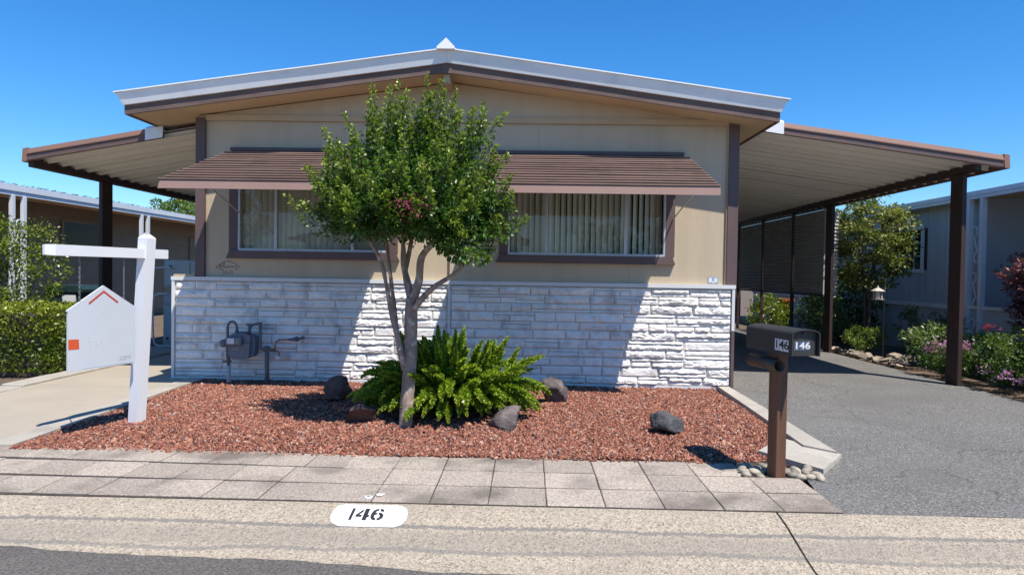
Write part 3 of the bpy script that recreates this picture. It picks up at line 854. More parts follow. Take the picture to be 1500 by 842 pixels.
# slatted metal awnings
def awning(tx0, tx1, fx0, fx1, label):
    ZT, ZF, A = 2.985, 2.425, 1.375
    aw = MB().box(tx0 + .02, tx1 - .05, -.055, Y0 - .0006, 3.0, 3.045).build('awning', 'brown_trim', house, label=label)
    NS = 13
    for k in range(NS):
        t0 = k / NS; t1 = (k + 1.0) / NS
        xa = tx0 + (fx0 - tx0) * (t0 + t1) / 2; xb = tx1 + (fx1 - tx1) * (t0 + t1) / 2
        ya = -.03 - A * t0; yb = -.03 - A * t1 - .030
        za = ZT + (ZF - ZT) * t0 - .004; zc = za - .014          # each slat nearly flat, stepping down
        sg = .006
        b = MB()
        n_ = 10
        for q in range(n_ + 1):
            x = xa + (xb - xa) * q / n_
            s_ = sg * noise.noise(Vector((x * .8, k * 3.1, tx0)))
            # section: back edge, nose with a turned-down lip
            b.v += [(x, ya, za + s_), (x, yb, zc + s_), (x, yb - .003, zc - .014 + s_), (x, yb + .010, zc - .015 + s_), (x, yb + .010, zc - .040 + s_), (x, yb + .016, zc - .040 + s_), (x, yb + .018, zc - .008 + s_), (x, ya, za - .006 + s_)]
            b.t += [0] * 8
        for q in range(n_):
            for e in range(8):
                a = q * 8 + e; c = q * 8 + (e + 1) % 8
                b.f.append((a, c, c + 8, a + 8))
        b.f.append(tuple(range(7, -1, -1))); b.f.append(tuple(range(n_ * 8, n_ * 8 + 8)))
        b.build('slat', 'awning_brown', aw)
    yv = -.03 - A - .034
    MB().add([(fx0, yv, 2.335), (fx1, yv, 2.335), (fx1, yv + .012, 2.425), (fx0 + .02, yv + .012, 2.425),
              (fx0, yv + .012, 2.335), (fx1, yv + .012, 2.335), (fx1, yv + .024, 2.425), (fx0 + .02, yv + .024, 2.425)],
             [(0, 1, 2, 3), (5, 4, 7, 6), (3, 2, 6, 7), (1, 0, 4, 5), (0, 3, 7, 4), (2, 1, 5, 6)]).build('valance', 'valance_brown', aw)
    MB().box(fx0 + .01, fx1 - .01, yv + .0245, yv + .05, 2.340, 2.360).build('valance_lip', 'valance_brown', aw)
    for xx in (tx0 + .06, (tx0 + tx1) / 2, tx1 - .12):
        MB().tube([(xx, -.06, 2.965), (xx, -A * .98, 2.385)], .011, 6).build('rafter', 'brown_trim', aw)
    for xx, xf in ((tx0 + .14, fx0 + .35), (tx1 - .17, fx1 - .15)):
        MB().tube([(xx, -.03, 2.19), (xf, -A * .80, 2.46)], .009, 6).build('brace', 'alu_frame', aw)


awning(-3.93, -1.57, -4.11, -1.54, 'brown slatted metal awning over the left window')
awning(-0.51, 2.05, -0.50, 2.09, 'brown slatted metal awning over the right window')

# roof
roof = MB()
EL, ER = RX - 4.0, RX + 4.06
RF, RB = -0.44, BACK + .4
for (xe) in (EL, ER):
    s_ = 1 if xe > RX else -1
    roof.add([(RX, RF, zb(RX) + .014), (xe, RF, zb(xe) + .014), (xe, RF, zb(xe) + .25), (RX, RF, zb(RX) + .25),
              (RX, RB, zb(RX) + .014), (xe, RB, zb(xe) + .014), (xe, RB, zb(xe) + .25), (RX, RB, zb(RX) + .25)],
             [(0, 1, 2, 3), (4, 7, 6, 5), (0, 4, 5, 1), (3, 2, 6, 7), (1, 5, 6, 2)])
roof = roof.build('roof', 'soffit', house)
for s_, xe in ((-1, EL), (1, ER)):
    lbl = 'left' if s_ < 0 else 'right'
    def rake(off0, off1, y0, y1, y0t, y1t, xs0, xs1, nm, mt):
        """board along the sloping front edge; y at its bottom and top"""
        n_ = 24; b = MB()
        for q in range(n_ + 1):
            x = xs0 + (xs1 - xs0) * q / n_
            s0 = .004 * noise.noise(Vector((x * .9, off0 * 9, 0)))
            b.v += [(x, y0, zb(x) + off0 + s0), (x, y1, zb(x) + off0 + s0), (x, y1t, zb(x) + off1 + s0), (x, y0t, zb(x) + off1 + s0)]
            b.t += [0] * 4
        for q in range(n_):
            for e in range(4):
                a = q * 4 + e; c = q * 4 + (e + 1) % 4
                b.f.append((a, c, c + 4, a + 4))
        b.f.append((3, 2, 1, 0)); b.f.append((n_ * 4, n_ * 4 + 1, n_ * 4 + 2, n_ * 4 + 3))
        b.build(nm, mt, roof)
    x0 = RX + s_ * .058
    rake(0.0, .135, -.472, -.4405, -.472, -.4405, x0, xe, 'fascia', 'fascia_wood')
    rake(.112, .262, -.502, -.4725, -.545, -.4725, RX + s_ * .001, xe + s_ * .03, 'edge_cap', 'white_metal')
    rake(.262, .277, -.562, -.44, -.562, -.44, RX + s_ * .001, xe + s_ * .125, 'edge_lip', 'white_lip')
    # side eave boards
    xo = xe + s_ * .001
    a, c = sorted((xo, xo + s_ * .03))
    MB().box(a, c, -.472, RB, zb(xe) - .005, zb(xe) + .112).build('eave_board', 'fascia_wood', roof)
    MB().add([(xo, -.502, zb(xe) + .108), (xo + s_ * .036, -.502, zb(xe) + .108), (xo + s_ * .095, -.545, zb(xe) + .245), (xo, -.545, zb(xe) + .255),
              (xo, RB, zb(xe) + .108), (xo + s_ * .036, RB, zb(xe) + .108), (xo + s_ * .095, RB, zb(xe) + .245), (xo, RB, zb(xe) + .255)],
             [(0, 1, 2, 3), (4, 7, 6, 5), (0, 4, 5, 1), (1, 5, 6, 2), (2, 6, 7, 3)]).build('eave_cap', 'white_metal', roof)
    # roof skin
    xs_ = xe + s_ * .12
    MB().add([(RX, -.44, zb(RX) + .272), (xs_, -.44, zb(xs_) + .272), (xs_, RB, zb(xs_) + .272), (RX, RB, zb(RX) + .272)], [(0, 1, 2, 3)]).build('roof_skin', 'white_lip', roof)
MB().box(RX - .062, RX + .062, -.478, -.44, 3.905, 4.035).build('apex_block', 'fascia_wood', roof)
MB().prism([(RX - .115, 4.165), (RX + .105, 4.165), (RX + .105, 4.190), (RX, 4.298), (RX - .115, 4.190)], 'y', -.605, BACK).build('ridge_cap', 'white_metal', roof)

# emblem and alarm sticker on the siding
em = MB()
cx, cz = -3.962, 1.470
def stroke(pts, r=.0035):
    em.tube([(cx + x, Y0 - .004, cz + z_) for x, z_ in pts], r, 5)
stroke([(-.165, .005), (-.10, .035), (-.06, .075), (.0, .088), (.085, .060), (.165, .012), (.10, -.030)])
stroke([(-.165, .005), (-.10, -.020), (-.06, -.040)])
stroke([(-.11, .02), (-.095, .055), (-.10, .0), (-.085, .02)])
stroke([(-.07, .0), (-.045, .075), (-.05, .01), (-.02, -.005), (-.005, .025), (.01, .0), (.025, .022), (.045, .0), (.06, .024), (.08, .002), (.10, .02), (.115, .0)], .004)
for x in (-.05, -.015, .022, .058): stroke([(x - .006, -.04), (x + .004, -.06), (x - .006, -.085)])
em.build('emblem', 'ink_brown', house)
st = MB().box(2.352, 2.486, Y0 - .004, Y0 - .0005, 1.362, 1.440).build('alarm_sticker', 'sticker_blue', house)
b = MB()
for x0, x1, z0, z1 in ((2.362, 2.408, 1.375, 1.434), (2.430, 2.476, 1.375, 1.434), (2.400, 2.438, 1.366, 1.392)):
    b.box(x0, x1, Y0 - .0055, Y0 - .0042, z0, z1)
b.build('sticker_print', 'sticker_white', st)

# ------------------------------------------------------------------ carports
def carport(side, name_label, x_in, x_out, zin, zout, y0, y1, posts, beam_x):
    """side +1 right, -1 left; roof pans run out from the house, front edge at y0"""
    root = thing('carport', ((x_in + x_out) / 2, y0 + .5, 0), name_label, 'carport')
    sl = (zout - zin) / (x_out - x_in)
    zf = lambda x: zin + sl * (x - x_in)
    s = side
    # front fascia: lower board, drip bead, canted upper board
    def run(prof, xa, xb, nm, mt, par=root):
        b = MB(); n_ = 8; k = len(prof)
        for q in range(n_ + 1):
            x = xa + (xb - xa) * q / n_
            w = .004 * noise.noise(Vector((x * 1.3, 4, 0)))
            b.v += [(x, y, zf(x) + z_ + w) for y, z_ in prof]; b.t += [0] * k
        for q in range(n_):
            for e in range(k):
                a = q * k + e; c = q * k + (e + 1) % k
                b.f.append((a, c, c + k, a + k))
        b.f.append(tuple(range(k))); b.f.append(tuple(range(n_ * k, n_ * k + k)))
        return b.build(nm, mt, par)
    xe = x_out - s * .07
    fa = run([(y0, 0), (y0, .078), (y0 + .05, .078), (y0 + .05, 0)], x_in, xe, 'fascia', 'carport_brown')
    run([(y0 - .016, .080), (y0 - .016, .094), (y0 + .05, .094), (y0 + .05, .080)], x_in, xe, 'drip_bead', 'carport_rust', fa)
    run([(y0 - .002, .096), (y0 + .022, .160), (y0 + .06, .160), (y0 + .05, .096)], x_in, xe, 'upper_board', 'carport_rust', fa)
    run([(y0 - .012, -.012), (y0 + .004, .172), (y0 + .07, .172), (y0 + .07, -.012)], x_out - s * .0695, x_out, 'end_cap', 'carport_rust', fa)
    run([(y0 + .07, -.012), (y0 + .07, .150), (y1, .150), (y1, -.012)], x_out - s * .05, x_out - s * .002, 'gutter', 'carport_brown', fa)
    run([(y0 - .018, -.004), (y0 - .018, .150), (y0 + .02, .185), (y0 + .4, .185), (y0 + .4, .175), (y0 + .01, .172)], x_in - s * .02, x_in + s * .22, 'flashing', 'white_lip')
    # pans, one mesh shared
    PW = 0.29
    xa, xb = x_in - s * .55, x_out - s * .052
    prof = [(0, .004), (.030, .004), (.036, .060), (.075, .078), (PW - .050, .078), (PW - .010, .060), (PW - .001, .004)]
    b = MB(); k = len(prof)
    b.v = [(x, y, zf(x) + z_) for x in (xa, xb) for y, z_ in prof] + [(x, y, zf(x) + z_ + .004) for x in (xa, xb) for y, z_ in prof]
    b.t = [0] * len(b.v)
    for e in range(k - 1):
        b.f += [(e, e + 1, k + e + 1, k + e), (2 * k + e, 3 * k + e, 3 * k + e + 1, 2 * k + e + 1)]
    me = b.mesh('roof_pan', 'pan_white')
    y = y0 + .052
    while y < y1 - PW:
        link('roof_pan', me, root, (0, y, random.uniform(-.003, .003)))
        y += PW
    # dark cover over the pans so no light leaks
    run([(y0 + .065, .090), (y0 + .065, .096), (y1, .096), (y1, .090)], xa, xb, 'roof_cover', 'pan_top')
    # beam
    bz = zf(beam_x)
    run([(y0 + .072, -.075), (y0 + .072, .014), (y1, .014), (y1, -.075)], beam_x - .04, beam_x + .04, 'beam', 'post_brown')
    for (py, wy, wx) in posts:
        b = MB()
        h = bz - .077
        n_ = 4 if wy > .15 else 1
        for q in range(n_):                                      # fluted sheet-metal post
            a = py - wy / 2 + wy * q / n_
            b.box(beam_x - wx / 2, beam_x + wx / 2, a, a + wy / n_ * .62, -.03, h)
            if q < n_ - 1: b.box(beam_x - wx / 2 + .003, beam_x + wx / 2 - .003, a + wy / n_ * .62, a + wy / n_, -.03, h)
        b.build('post', 'post_brown', root)
    return root, zf


cr, zfr = carport(1, 'long brown carport roof on posts right of the house, over the asphalt drive', 3.15, 6.34, 3.385, 2.945, .25, 15.0,
                  ((.74, .30, .055), (4.75, .30, .055), (6.62, .08, .07), (8.6, .08, .07), (10.55, .08, .07), (12.5, .08, .07)), 5.98)
cl, zfl = carport(-1, 'short brown carport roof left of the house, over the concrete drive', -4.98, -6.90, 3.215, 2.878, .25, 13.0,
                  ((2.0, .30, .055), (7.0, .30, .055), (12.0, .30, .055)), -6.83)

# corrugated privacy panels hung between the rear posts
def corrugated(y0, y1, x, z0, z1, x1=None, pitch=.074):
    b = MB(); x1 = x if x1 is None else x1
    n_ = int((z1 - z0) / pitch * 6)
    L_ = sqrt((x1 - x) ** 2 + (y1 - y0) ** 2); nx, ny = (y1 - y0) / L_, -(x1 - x) / L_
    for j in range(n_ + 1):
        z_ = z0 + (z1 - z0) * j / n_
        o = .019 * sin(2 * pi * z_ / pitch)
        b.v += [(x + nx * o, y0 + ny * o, z_), (x1 + nx * o, y1 + ny * o, z_)]; b.t += [0, 0]
        if j: b.f.append((2 * j - 2, 2 * j - 1, 2 * j + 1, 2 * j))
    return b
SCR = 'corrugated privacy panels hung under the right carport'
for k, (a, c, lab) in enumerate(((4.95, 6.56, 'grey corrugated privacy panel hung next to the second carport post, nearest of its row'), (6.68, 8.54, 'grey corrugated privacy panel hung second from the front under the right carport'),
                                 (8.66, 10.5, 'grey corrugated privacy panel hung third from the front under the right carport'), (10.6, 12.45, 'grey corrugated privacy panel deepest under the right carport, beside the house wall'))):
    r = thing('privacy_panel', (5.98, (a + c) / 2, 1.1), lab, 'panel', SCR)
    corrugated(a, c, 5.98, 1.13, 2.84).build('sheet', 'screen_panel', r, True)
    MB().box(5.955, 6.005, a, c, 1.085, 1.125).build('bottom_rail', 'post_brown', r)
    MB().box(5.960, 6.000, a + .002, a + .03, 1.126, 2.86).build('end_rail', 'screen_panel', r)
    MB().box(5.960, 6.000, a + .031, c, 2.845, 2.86).build('top_rail', 'screen_panel', r)
r = thing('privacy_panel', (6.2, 4.98, 1.1), 'narrow corrugated privacy panel turned outward behind the second carport post', 'panel', SCR)
corrugated(4.93, 5.10, 6.05, 1.13, 2.80, 6.30).build('sheet', 'screen_panel', r, True)
MB().box(6.01, 6.045, 4.92, 4.95, 1.1, 2.82).build('end_rail', 'screen_panel', r)

# ------------------------------------------------------------------ sign post and hanging board
SPX, SPY = -3.75, -2.45
th = radians(15.0)
ad = Vector((-sin(th), -cos(th), 0)); an = Vector((cos(th), -sin(th), 0))      # along the arm (towards the street), across it
lean = Vector((0.052, 0.0, 1)).normalized()
sp = thing('sign_post', (SPX, SPY, gz(SPX, SPY)), 'white wooden sign post with a crossarm, standing in the red gravel', 'sign post')
def frame_box(mb, o, u, v, w, hu, hv, hw):
    c = [o + u * a * hu + v * b_ * hv + w * c_ * hw for c_ in (-1, 1) for b_ in (-1, 1) for a in (-1, 1)]
    return mb.add(c, [(0, 2, 3, 1), (4, 5, 7, 6), (0, 1, 5, 4), (2, 6, 7, 3), (0, 4, 6, 2), (1, 3, 7, 5)])
base = Vector((SPX, SPY, -.15)); topz = 1.735
ln = (topz + .15) / lean.z
b = MB()
u, v = ad, an
uu = (u - lean * u.dot(lean)).normalized(); vv_ = lean.cross(uu)
h = .054
ring = lambda t, r: [base + lean * t + uu * a * r + vv_ * c * r for a, c in ((-1, -1), (1, -1), (1, 1), (-1, 1))]
b.add(ring(0, h) + ring(ln, h) + ring(ln + .035, h * .35),
      [(0, 3, 2, 1)] + [(i, (i + 1) % 4, (i + 1) % 4 + 4, i + 4) for i in range(4)] + [(i + 4, (i + 1) % 4 + 4, (i + 1) % 4 + 8, i + 8) for i in range(4)] + [(8, 9, 10, 11)])
b.build('post', 'sign_white', sp)
AZ = 1.585
pc = base + lean * ((AZ + .15) / lean.z)
b = MB()
def armring(t, hw, hh, dz_=0): return [pc + ad * t + an * a * hw + Vector((0, 0, c * hh + dz_)) for a, c in ((-1, -1), (1, -1), (1, 1), (-1, 1))]
b.add(armring(-.23, .044, .044) + armring(.98, .044, .046) + armring(1.05, .012, .040), [(3, 2, 1, 0)] + [(i, (i + 1) % 4, (i + 1) % 4 + 4, i + 4) for i in range(4)]
      + [(i + 4, (i + 1) % 4 + 4, (i + 1) % 4 + 8, i + 8) for i in range(4)] + [(8, 9, 10, 11)])
b.build('arm', 'sign_white', sp)
hooks = (.26, .72)
for t in hooks:
    q = pc + ad * t
    MB().tube([q + Vector((0, 0, -.040)), q + Vector((0, 0, -.062)), q + ad * .012 + Vector((0, 0, -.075)), q + Vector((0, 0, -.088)), q - ad * .011 + Vector((0, 0, -.078))], .0035, 6).build('hook', 'chain', sp)

hs = thing('hanging_sign', pc + ad * .44 + Vector((0, 0, -1.0)), 'white house-shaped sign board with an orange chevron, hung by chains from the white post', 'sign')
BZ = .555; BW0, BW1 = .135, .835
def bp(t, z_, o=0): return pc.to_2d().to_3d() + ad * t + an * o + Vector((0, 0, z_))
outline = [(BW1, BZ), (BW0, BZ), (BW0, 1.065), (BW0 - .012, 1.075), ((BW0 + BW1) / 2, 1.285), (BW1 + .012, 1.075), (BW1, 1.065)]
b = MB(); n_ = len(outline)
b.add([bp(t, z_, .009) for t, z_ in outline] + [bp(t, z_, -.009) for t, z_ in outline], [tuple(range(n_)), tuple(range(2 * n_ - 1, n_ - 1, -1))] + [(i, i + n_, (i + 1) % n_ + n_, (i + 1) % n_) for i in range(n_)])
board = b.build('board', 'board_white', hs)
def decal(polys, nm, mt, o=.0105):
    b = MB()
    for pl in polys:
        b.add([bp(t, z_, o) for t, z_ in pl] + [bp(t, z_, .0092) for t, z_ in pl], [tuple(range(len(pl)))] + [(i, (i + 1) % len(pl), (i + 1) % len(pl) + len(pl), i + len(pl)) for i in range(len(pl))])
    b.build(nm, mt, board)
mc = (BW0 + BW1) / 2
decal([[(mc, 1.243), (mc + .155, 1.137), (mc + .150, 1.120), (mc, 1.222)], [(mc, 1.243), (mc, 1.222), (mc - .150, 1.120), (mc - .155, 1.137)]], 'chevron', 'sign_red')
decal([[(BW1 - .001, .745), (BW1 - .105, .742), (BW1 - .100, .828), (BW1 - .001, .832)]], 'orange_patch', 'sign_orange')
decal([[(t, z_), (t + .008, z_), (t + .008, z_ + .007), (t, z_ + .007)] for t, z_ in ((.58, .86), (.50, 1.04), (.61, .79), (.56, .79), (.51, .795), (.61, .765), (.55, .765), (.50, .768), (.63, .79), (.56, .74))], 'dots', 'sign_grey')
decal([[(BW0 + .01, BZ + .012), (BW1 - .15, BZ + .012), (BW1 - .15, BZ + .020), (BW0 + .01, BZ + .020)]], 'rule', 'sign_blue')
tv, tf = text_polys('.com', .080)
b = MB(); b.add([bp(.255 - x * .9, BZ + .065 + y, .0103) for x, y, _ in tv], tf); b.build('lettering', 'sign_grey', board)
for t in hooks:
    zc = 1.075 + .21 * (1 - abs(t - mc) / (BW1 - mc)) - .01
    top_ = AZ - .088
    n_ = int((top_ - zc) / .021)
    b = MB()
    for q in range(n_ + 1):
        c = bp(t, top_ - (top_ - zc) * q / n_)
        ax = ad if q % 2 else an
        ring_ = [c + ax * .0075 * cos(a) + Vector((0, 0, .0145 * sin(a))) for a in [2 * pi * k / 8 for k in range(9)]]
        b.tube(ring_, .0022, 5, False)
    b.build('chain', 'chain', hs)

# ------------------------------------------------------------------ mailbox
MX, MY = 1.912, -3.735
mb = thing('mailbox', (MX, MY, -.05), 'black metal mailbox numbered 146 on a brown wooden post beside the drive', 'mailbox')
def rbox(mbd, c, ang, x0, x1, y0, y1, z0, z1):
    st_ = len(mbd.v); mbd.cbox(x0, x1, y0, y1, z0, z1, .004)
    return mbd.xform(Matrix.Translation(Vector(c)) @ Matrix.Rotation(ang, 4, 'Z'), st_)
b = MB(); rbox(b, (MX, MY, 0), radians(24), -.048, .048, -.048, .048, -.2, .885); b.build('post', 'wood_post', mb)
ANG = radians(12.5)                          # box points at the street, turned a little to the right
FM = Matrix.Translation(Vector((MX + .018, MY - .02, 0))) @ Matrix.Rotation(ANG, 4, 'Z')
BW, BZ0, BZ1, YF, YB = .104, .888, 1.050, -.27, .31
arc = [(BW * cos(a), BZ1 + .024 * sin(a)) for a in [pi * k / 10 for k in range(11)]]
sec = [(-BW, BZ0), (BW, BZ0)] + arc
b = MB().prism(sec, 'y', YF + .03, YB); b.xform(FM); box = b.build('box', 'mailbox_black', mb)
hood = [(-BW - .008, BZ0 + .002), (-BW - .008, BZ1), ] + [(-(BW + .008) * cos(a), BZ1 + .034 * sin(a)) for a in [pi * k / 10 for k in range(1, 10)]] + [(BW + .008, BZ1), (BW + .008, BZ0 + .002), (BW + .001, BZ0 + .002), (BW + .001, BZ1)] + \
       [((BW + .001) * cos(a), BZ1 + .0255 * sin(a)) for a in [pi * k / 10 for k in range(1, 10)]] + [(-BW - .001, BZ1), (-BW - .001, BZ0 + .002)]
b = MB().prism(hood, 'y', YF - .02, YB + .012); b.xform(FM); b.build('hood', 'mailbox_black', box)
dsec = [(x * .955, BZ0 + (z_ - BZ0) * .965 + .004) for x, z_ in sec]
b = MB().prism(dsec, 'y', YF + .012, YF + .0295); b.xform(FM); door = b.build('door', 'mailbox_black', mb)
b = MB().box(-.012, .012, YF + .0, YF + .0115, BZ1 - .002, BZ1 + .014); b.xform(FM); b.build('latch', 'mailbox_black', door)
b = MB().box(-.055, .055, -.16, .2, .884, .8925); b.xform(FM); b.build('mount', 'mailbox_black', mb)
tv, tf = text_polys('146', .062, .0012)
def num(u0, u1, z0, z1, onside, par, plate, ink, slant=0.0):
    b = MB()
    if onside: P_ = lambda u, z_, o: (-BW - .008 - o, u, z_)
    else: P_ = lambda u, z_, o: (u, YF + .012 - o, z_)
    n3 = 3; w = (u1 - u0) / n3
    for k in range(n3):                                          # three separate white stickers
        a, c = u0 + w * k + w * .05, u0 + w * (k + 1) - w * .05
        dz_ = slant * (k - 1)
        b.add([P_(a, z0 + dz_, .001), P_(c, z0 + dz_, .001), P_(c, z1 + dz_, .001), P_(a, z1 + dz_, .001)], [(0, 1, 2, 3)])
    b.xform(FM); pl = b.build('number_sticker', plate, par)
    b = MB(); uc = (u0 + u1) / 2; zc = (z0 + z1) / 2
    s_ = -1 if onside else 1
    wd = max(x for x, _, _ in tv) - min(x for x, _, _ in tv); ht = max(y for _, y, _ in tv) - min(y for _, y, _ in tv)
    b.add([P_(uc + (s_ * x / wd) * abs(u1 - u0) * .90, zc + y / ht * (z1 - z0) * .78, .0016) for x, y, _ in tv], tf)
    b.xform(FM); b.build('digits', ink, par)
num(-.075, -.250, .918, 1.002, True, box, 'sticker_white', 'black_paint')
num(-.076, .052, .932, .996, False, door, 'meter_blue', 'sticker_white')
# newspaper tube below, left of the post
TD = (FM.to_3x3() @ Vector((0, -1, 0))).normalized()
tc = Vector((MX - .055, MY - .06, .800))
b = MB(); n_ = 20
side = TD.cross(Vector((0, 0, 1)))
def circ(c, r): return [c + side * r * cos(2 * pi * k / n_) + Vector((0, 0, 1)) * r * sin(2 * pi * k / n_) for k in range(n_)]
A_, B_ = tc + TD * .07, tc - TD * .32
b.add(circ(A_, .047) + circ(B_, .047) + circ(A_, .042) + circ(B_ + TD * .02, .042),
      [(k, (k + 1) % n_, (k + 1) % n_ + n_, k + n_) for k in range(n_)] + [(k, k + 2 * n_, (k + 1) % n_ + 2 * n_, (k + 1) % n_) for k in range(n_)]
      + [(k + 2 * n_, k + 3 * n_, (k + 1) % n_ + 3 * n_, (k + 1) % n_ + 2 * n_) for k in range(n_)] + [tuple(range(3 * n_, 4 * n_)), tuple(range(n_, 2 * n_))])
me = b.mesh('newspaper_tube', 'tube_bronze', True); link('newspaper_tube', me, mb)

# ------------------------------------------------------------------ gas meter
GY = -.25
gm = thing('gas_meter', (-3.6, GY, 0), 'dark grey gas meter with bent pipes against the white stone skirting', 'gas meter')
V = lambda x, z_, y=GY: (x, y, z_)
MB().tube([V(-3.818, -.10), V(-3.820, .215)], .028, 12).build('riser_sleeve', 'pipe_white', gm, True)
MB().tube([V(-3.820, .20), V(-3.826, .30), V(-3.830, .31), V(-3.832, .40)], [.020, .020, .030, .026], 10).build('riser', 'pipe_grey', gm, True)
b = MB(); b.tube([V(-3.90, .255 + .01), V(-3.79, .255 + .01)], .014, 8); b.tube([V(-3.832, .40), V(-3.834, .52)], .028, 10); b.tube([V(-3.905, .475), V(-3.76, .475)], [.030, .024], 10)
b.tube([V(-3.878, .500, GY - .05), V(-3.878, .500, GY + .05)], .048, 14); b.tube([V(-3.80, .46), V(-3.74, .47)], .020, 8)
b.build('regulator', 'meter_grey', gm, True)
b = MB(); b.tube([V(-3.837, .49), V(-3.838, .70), V(-3.830, .742), V(-3.806, .770), V(-3.779, .778), V(-3.752, .770), V(-3.728, .742), V(-3.719, .70), V(-3.718, .63)], .0165, 10)
b.tube([V(-3.718, .665), V(-3.718, .615)], .026, 10); b.build('inlet_pipe', 'pipe_grey', gm, True)
body = MB().prism([(-3.795, .36), (-3.770, .318), (-3.735, .305), (-3.58, .305), (-3.545, .318), (-3.53, .36), (-3.52, .51), (-3.80, .51)], 'y', GY - .075, GY + .065)
st_ = len(body.v); body.prism([(-3.79, .512), (-3.53, .512), (-3.51, .56), (-3.52, .605), (-3.57, .630), (-3.74, .630), (-3.79, .600)], 'y', GY - .07, GY + .08)
body = body.build('meter_body', 'meter_grey', gm)
b = MB().prism([(-3.53, .345), (-3.50, .33), (-3.475, .36), (-3.462, .45), (-3.462, .56), (-3.478, .60), (-3.53, .615)], 'y', GY - .05, GY + .09); b.build('side_case', 'meter_blue', gm)
MB().prism([(-3.70, .631), (-3.56, .631), (-3.57, .650), (-3.69, .650)], 'y', GY - .05, GY + .06).build('top_case', 'meter_blue', gm)
ix = MB().cbox(-3.815, -3.612, GY - .125, GY - .0755, .482, .592, .008).build('index_box', 'meter_grey', gm)
MB().box(-3.790, -3.700, GY - .128, GY - .1255, .505, .572).build('dial_window', 'sticker_white', ix)
MB().box(-3.682, -3.636, GY - .128, GY - .1255, .500, .575).build('dial_plate', 'meter_index', ix)
MB().box(-3.745, -3.665, GY - .079, GY - .0755, .418, .455).build('serial_plate', 'meter_index', gm)
b = MB(); b.tube([V(-3.555, .62), V(-3.552, .715)], .022, 10); b.tube([V(-3.60, .740), V(-3.52, .735)], [.012, .024], 10)
b.tube([V(-3.55, .735), V(-3.44, .755), V(-3.420, .752), V(-3.414, .73), V(-3.414, .46), V(-3.408, .438), V(-3.385, .430), V(-3.22, .418)], .0185, 10)
b.tube([V(-3.436, .752), V(-3.398, .752)], .026, 10); b.tube([V(-3.414, .715), V(-3.414, .775)], .024, 10)
b.build('outlet_pipe', 'pipe_grey', gm, True)
b = MB(); b.tube([V(-3.322, -.08), V(-3.327, .44)], .028, 12); b.tube([V(-3.365, .435), V(-3.285, .430)], .034, 10); b.tube([V(-3.327, .44), V(-3.327, .475)], [.030, .018], 10)
b.build('support_pipe', 'pipe_grey', gm, True)
MB().tube([V(-3.225, .415), V(-3.222, .485), V(-3.205, .535), V(-3.165, .556), V(-3.03, .560)], .012, 8).build('brass_pipe', 'brass', gm, True)
MB().tube([V(-3.225, .41), V(-3.185, .405), V(-3.165, .38), V(-3.172, .345)], .013, 8).build('brass_elbow', 'brass', gm, True)
b = MB(); b.tube([V(-3.05, .560), V(-2.955, .563), V(-2.925, .566)], [.015, .024, .030], 10); b.tube([V(-2.93, .566), V(-2.93, .566, -.02)], .018, 8); b.tube([V(-2.985, .575), V(-2.93, .595)], .012, 6)
b.build('end_valve', 'pipe_grey', gm, True)
MB().tube([V(-3.205, .322), V(-3.150, .318)], .032, 12).build('white_cap', 'sticker_white', gm, True)

# ------------------------------------------------------------------ rocks
def rock(name, c, s, mt, label, seed, rz=0.0, par=None, group=None, cuts=9, cat='rock', sub=4, rough=.085):
    bm3 = bmesh.new(); bmesh.ops.create_icosphere(bm3, subdivisions=sub, radius=1.0); bm3.verts.index_update()
    V_ = np.array([v.co[:] for v in bm3.verts]); F_ = np.array([[v.index for v in f.verts] for f in bm3.faces]); bm3.free()
    r_ = np.random.default_rng(seed)
    for _ in range(cuts):                                        # broken planar faces
        d = unit(r_.normal(size=(1, 3)))[0]; lim = r_.uniform(.30, .70)
        dd = V_ @ d; over = dd > lim
        V_[over] -= np.outer(dd[over] - lim, d)
    nn = np.array([noise.noise(Vector(v * 2.6 + seed)) + .5 * noise.noise(Vector(v * 6.5 + seed)) + .45 * noise.noise(Vector(v * 12 + seed)) + .25 * noise.noise(Vector(v * 24 + seed)) for v in V_])
    V_ *= 1 + rough * 1.6 * nn[:, None]
    V_ = V_ * np.array(s)
    cr_, sr_ = cos(rz), sin(rz)
    V_ = V_ @ np.array([[cr_, sr_, 0], [-sr_, cr_, 0], [0, 0, 1]])
    me = np_mesh(name, V_, F_, mt)
    return link(name, me, par, c, label=label, cat=cat if label else None, group=group)

RG = 'rocks set out in the gravel bed'
rock('rock', (1.385, -2.40, .045), (.205, .175, .19), 'rock_black', 'shiny black angular rock alone on the right of the gravel bed', 3, .3, group=RG)
rock('rock', (-.19, -2.36, .07), (.23, .18, .19), 'rock_dark', 'dark craggy rock at the right foot of the fern, nearest the street', 11, .2, group=RG)
rock('rock', (.30, -1.12, .065), (.19, .16, .20), 'rock_dark', 'dark grey pointed rock beside the stone wall, right of the fern', 8, .4, group=RG)
rock('rock', (-2.10, -1.18, .07), (.20, .17, .20), 'rock_red', 'dark reddish rock in shade at the left of the fern', 25, .0, group=RG)
rock('rock', (-1.62, -2.26, .055), (.22, .17, .16), 'rock_red', 'low brown rock between the tree trunk and the shaded gravel', 31, .5, group=RG)
for k, (x, y, s_) in enumerate(((-6.10, -2.15, .11), (-6.2, -1.95, .07), (-6.05, -1.82, .05))):
    rock('rock', (x - .05, y + .45, .02 + s_ * .35), (s_ * 1.5, s_, s_ * .6), 'pebble', ('pale flat stone at the left edge of the concrete drive', 'small pale stone behind the flat one by the hedge', 'smallest pale stone near the hedge edge')[k], 50 + k, group='stones by the hedge', cat='stone')

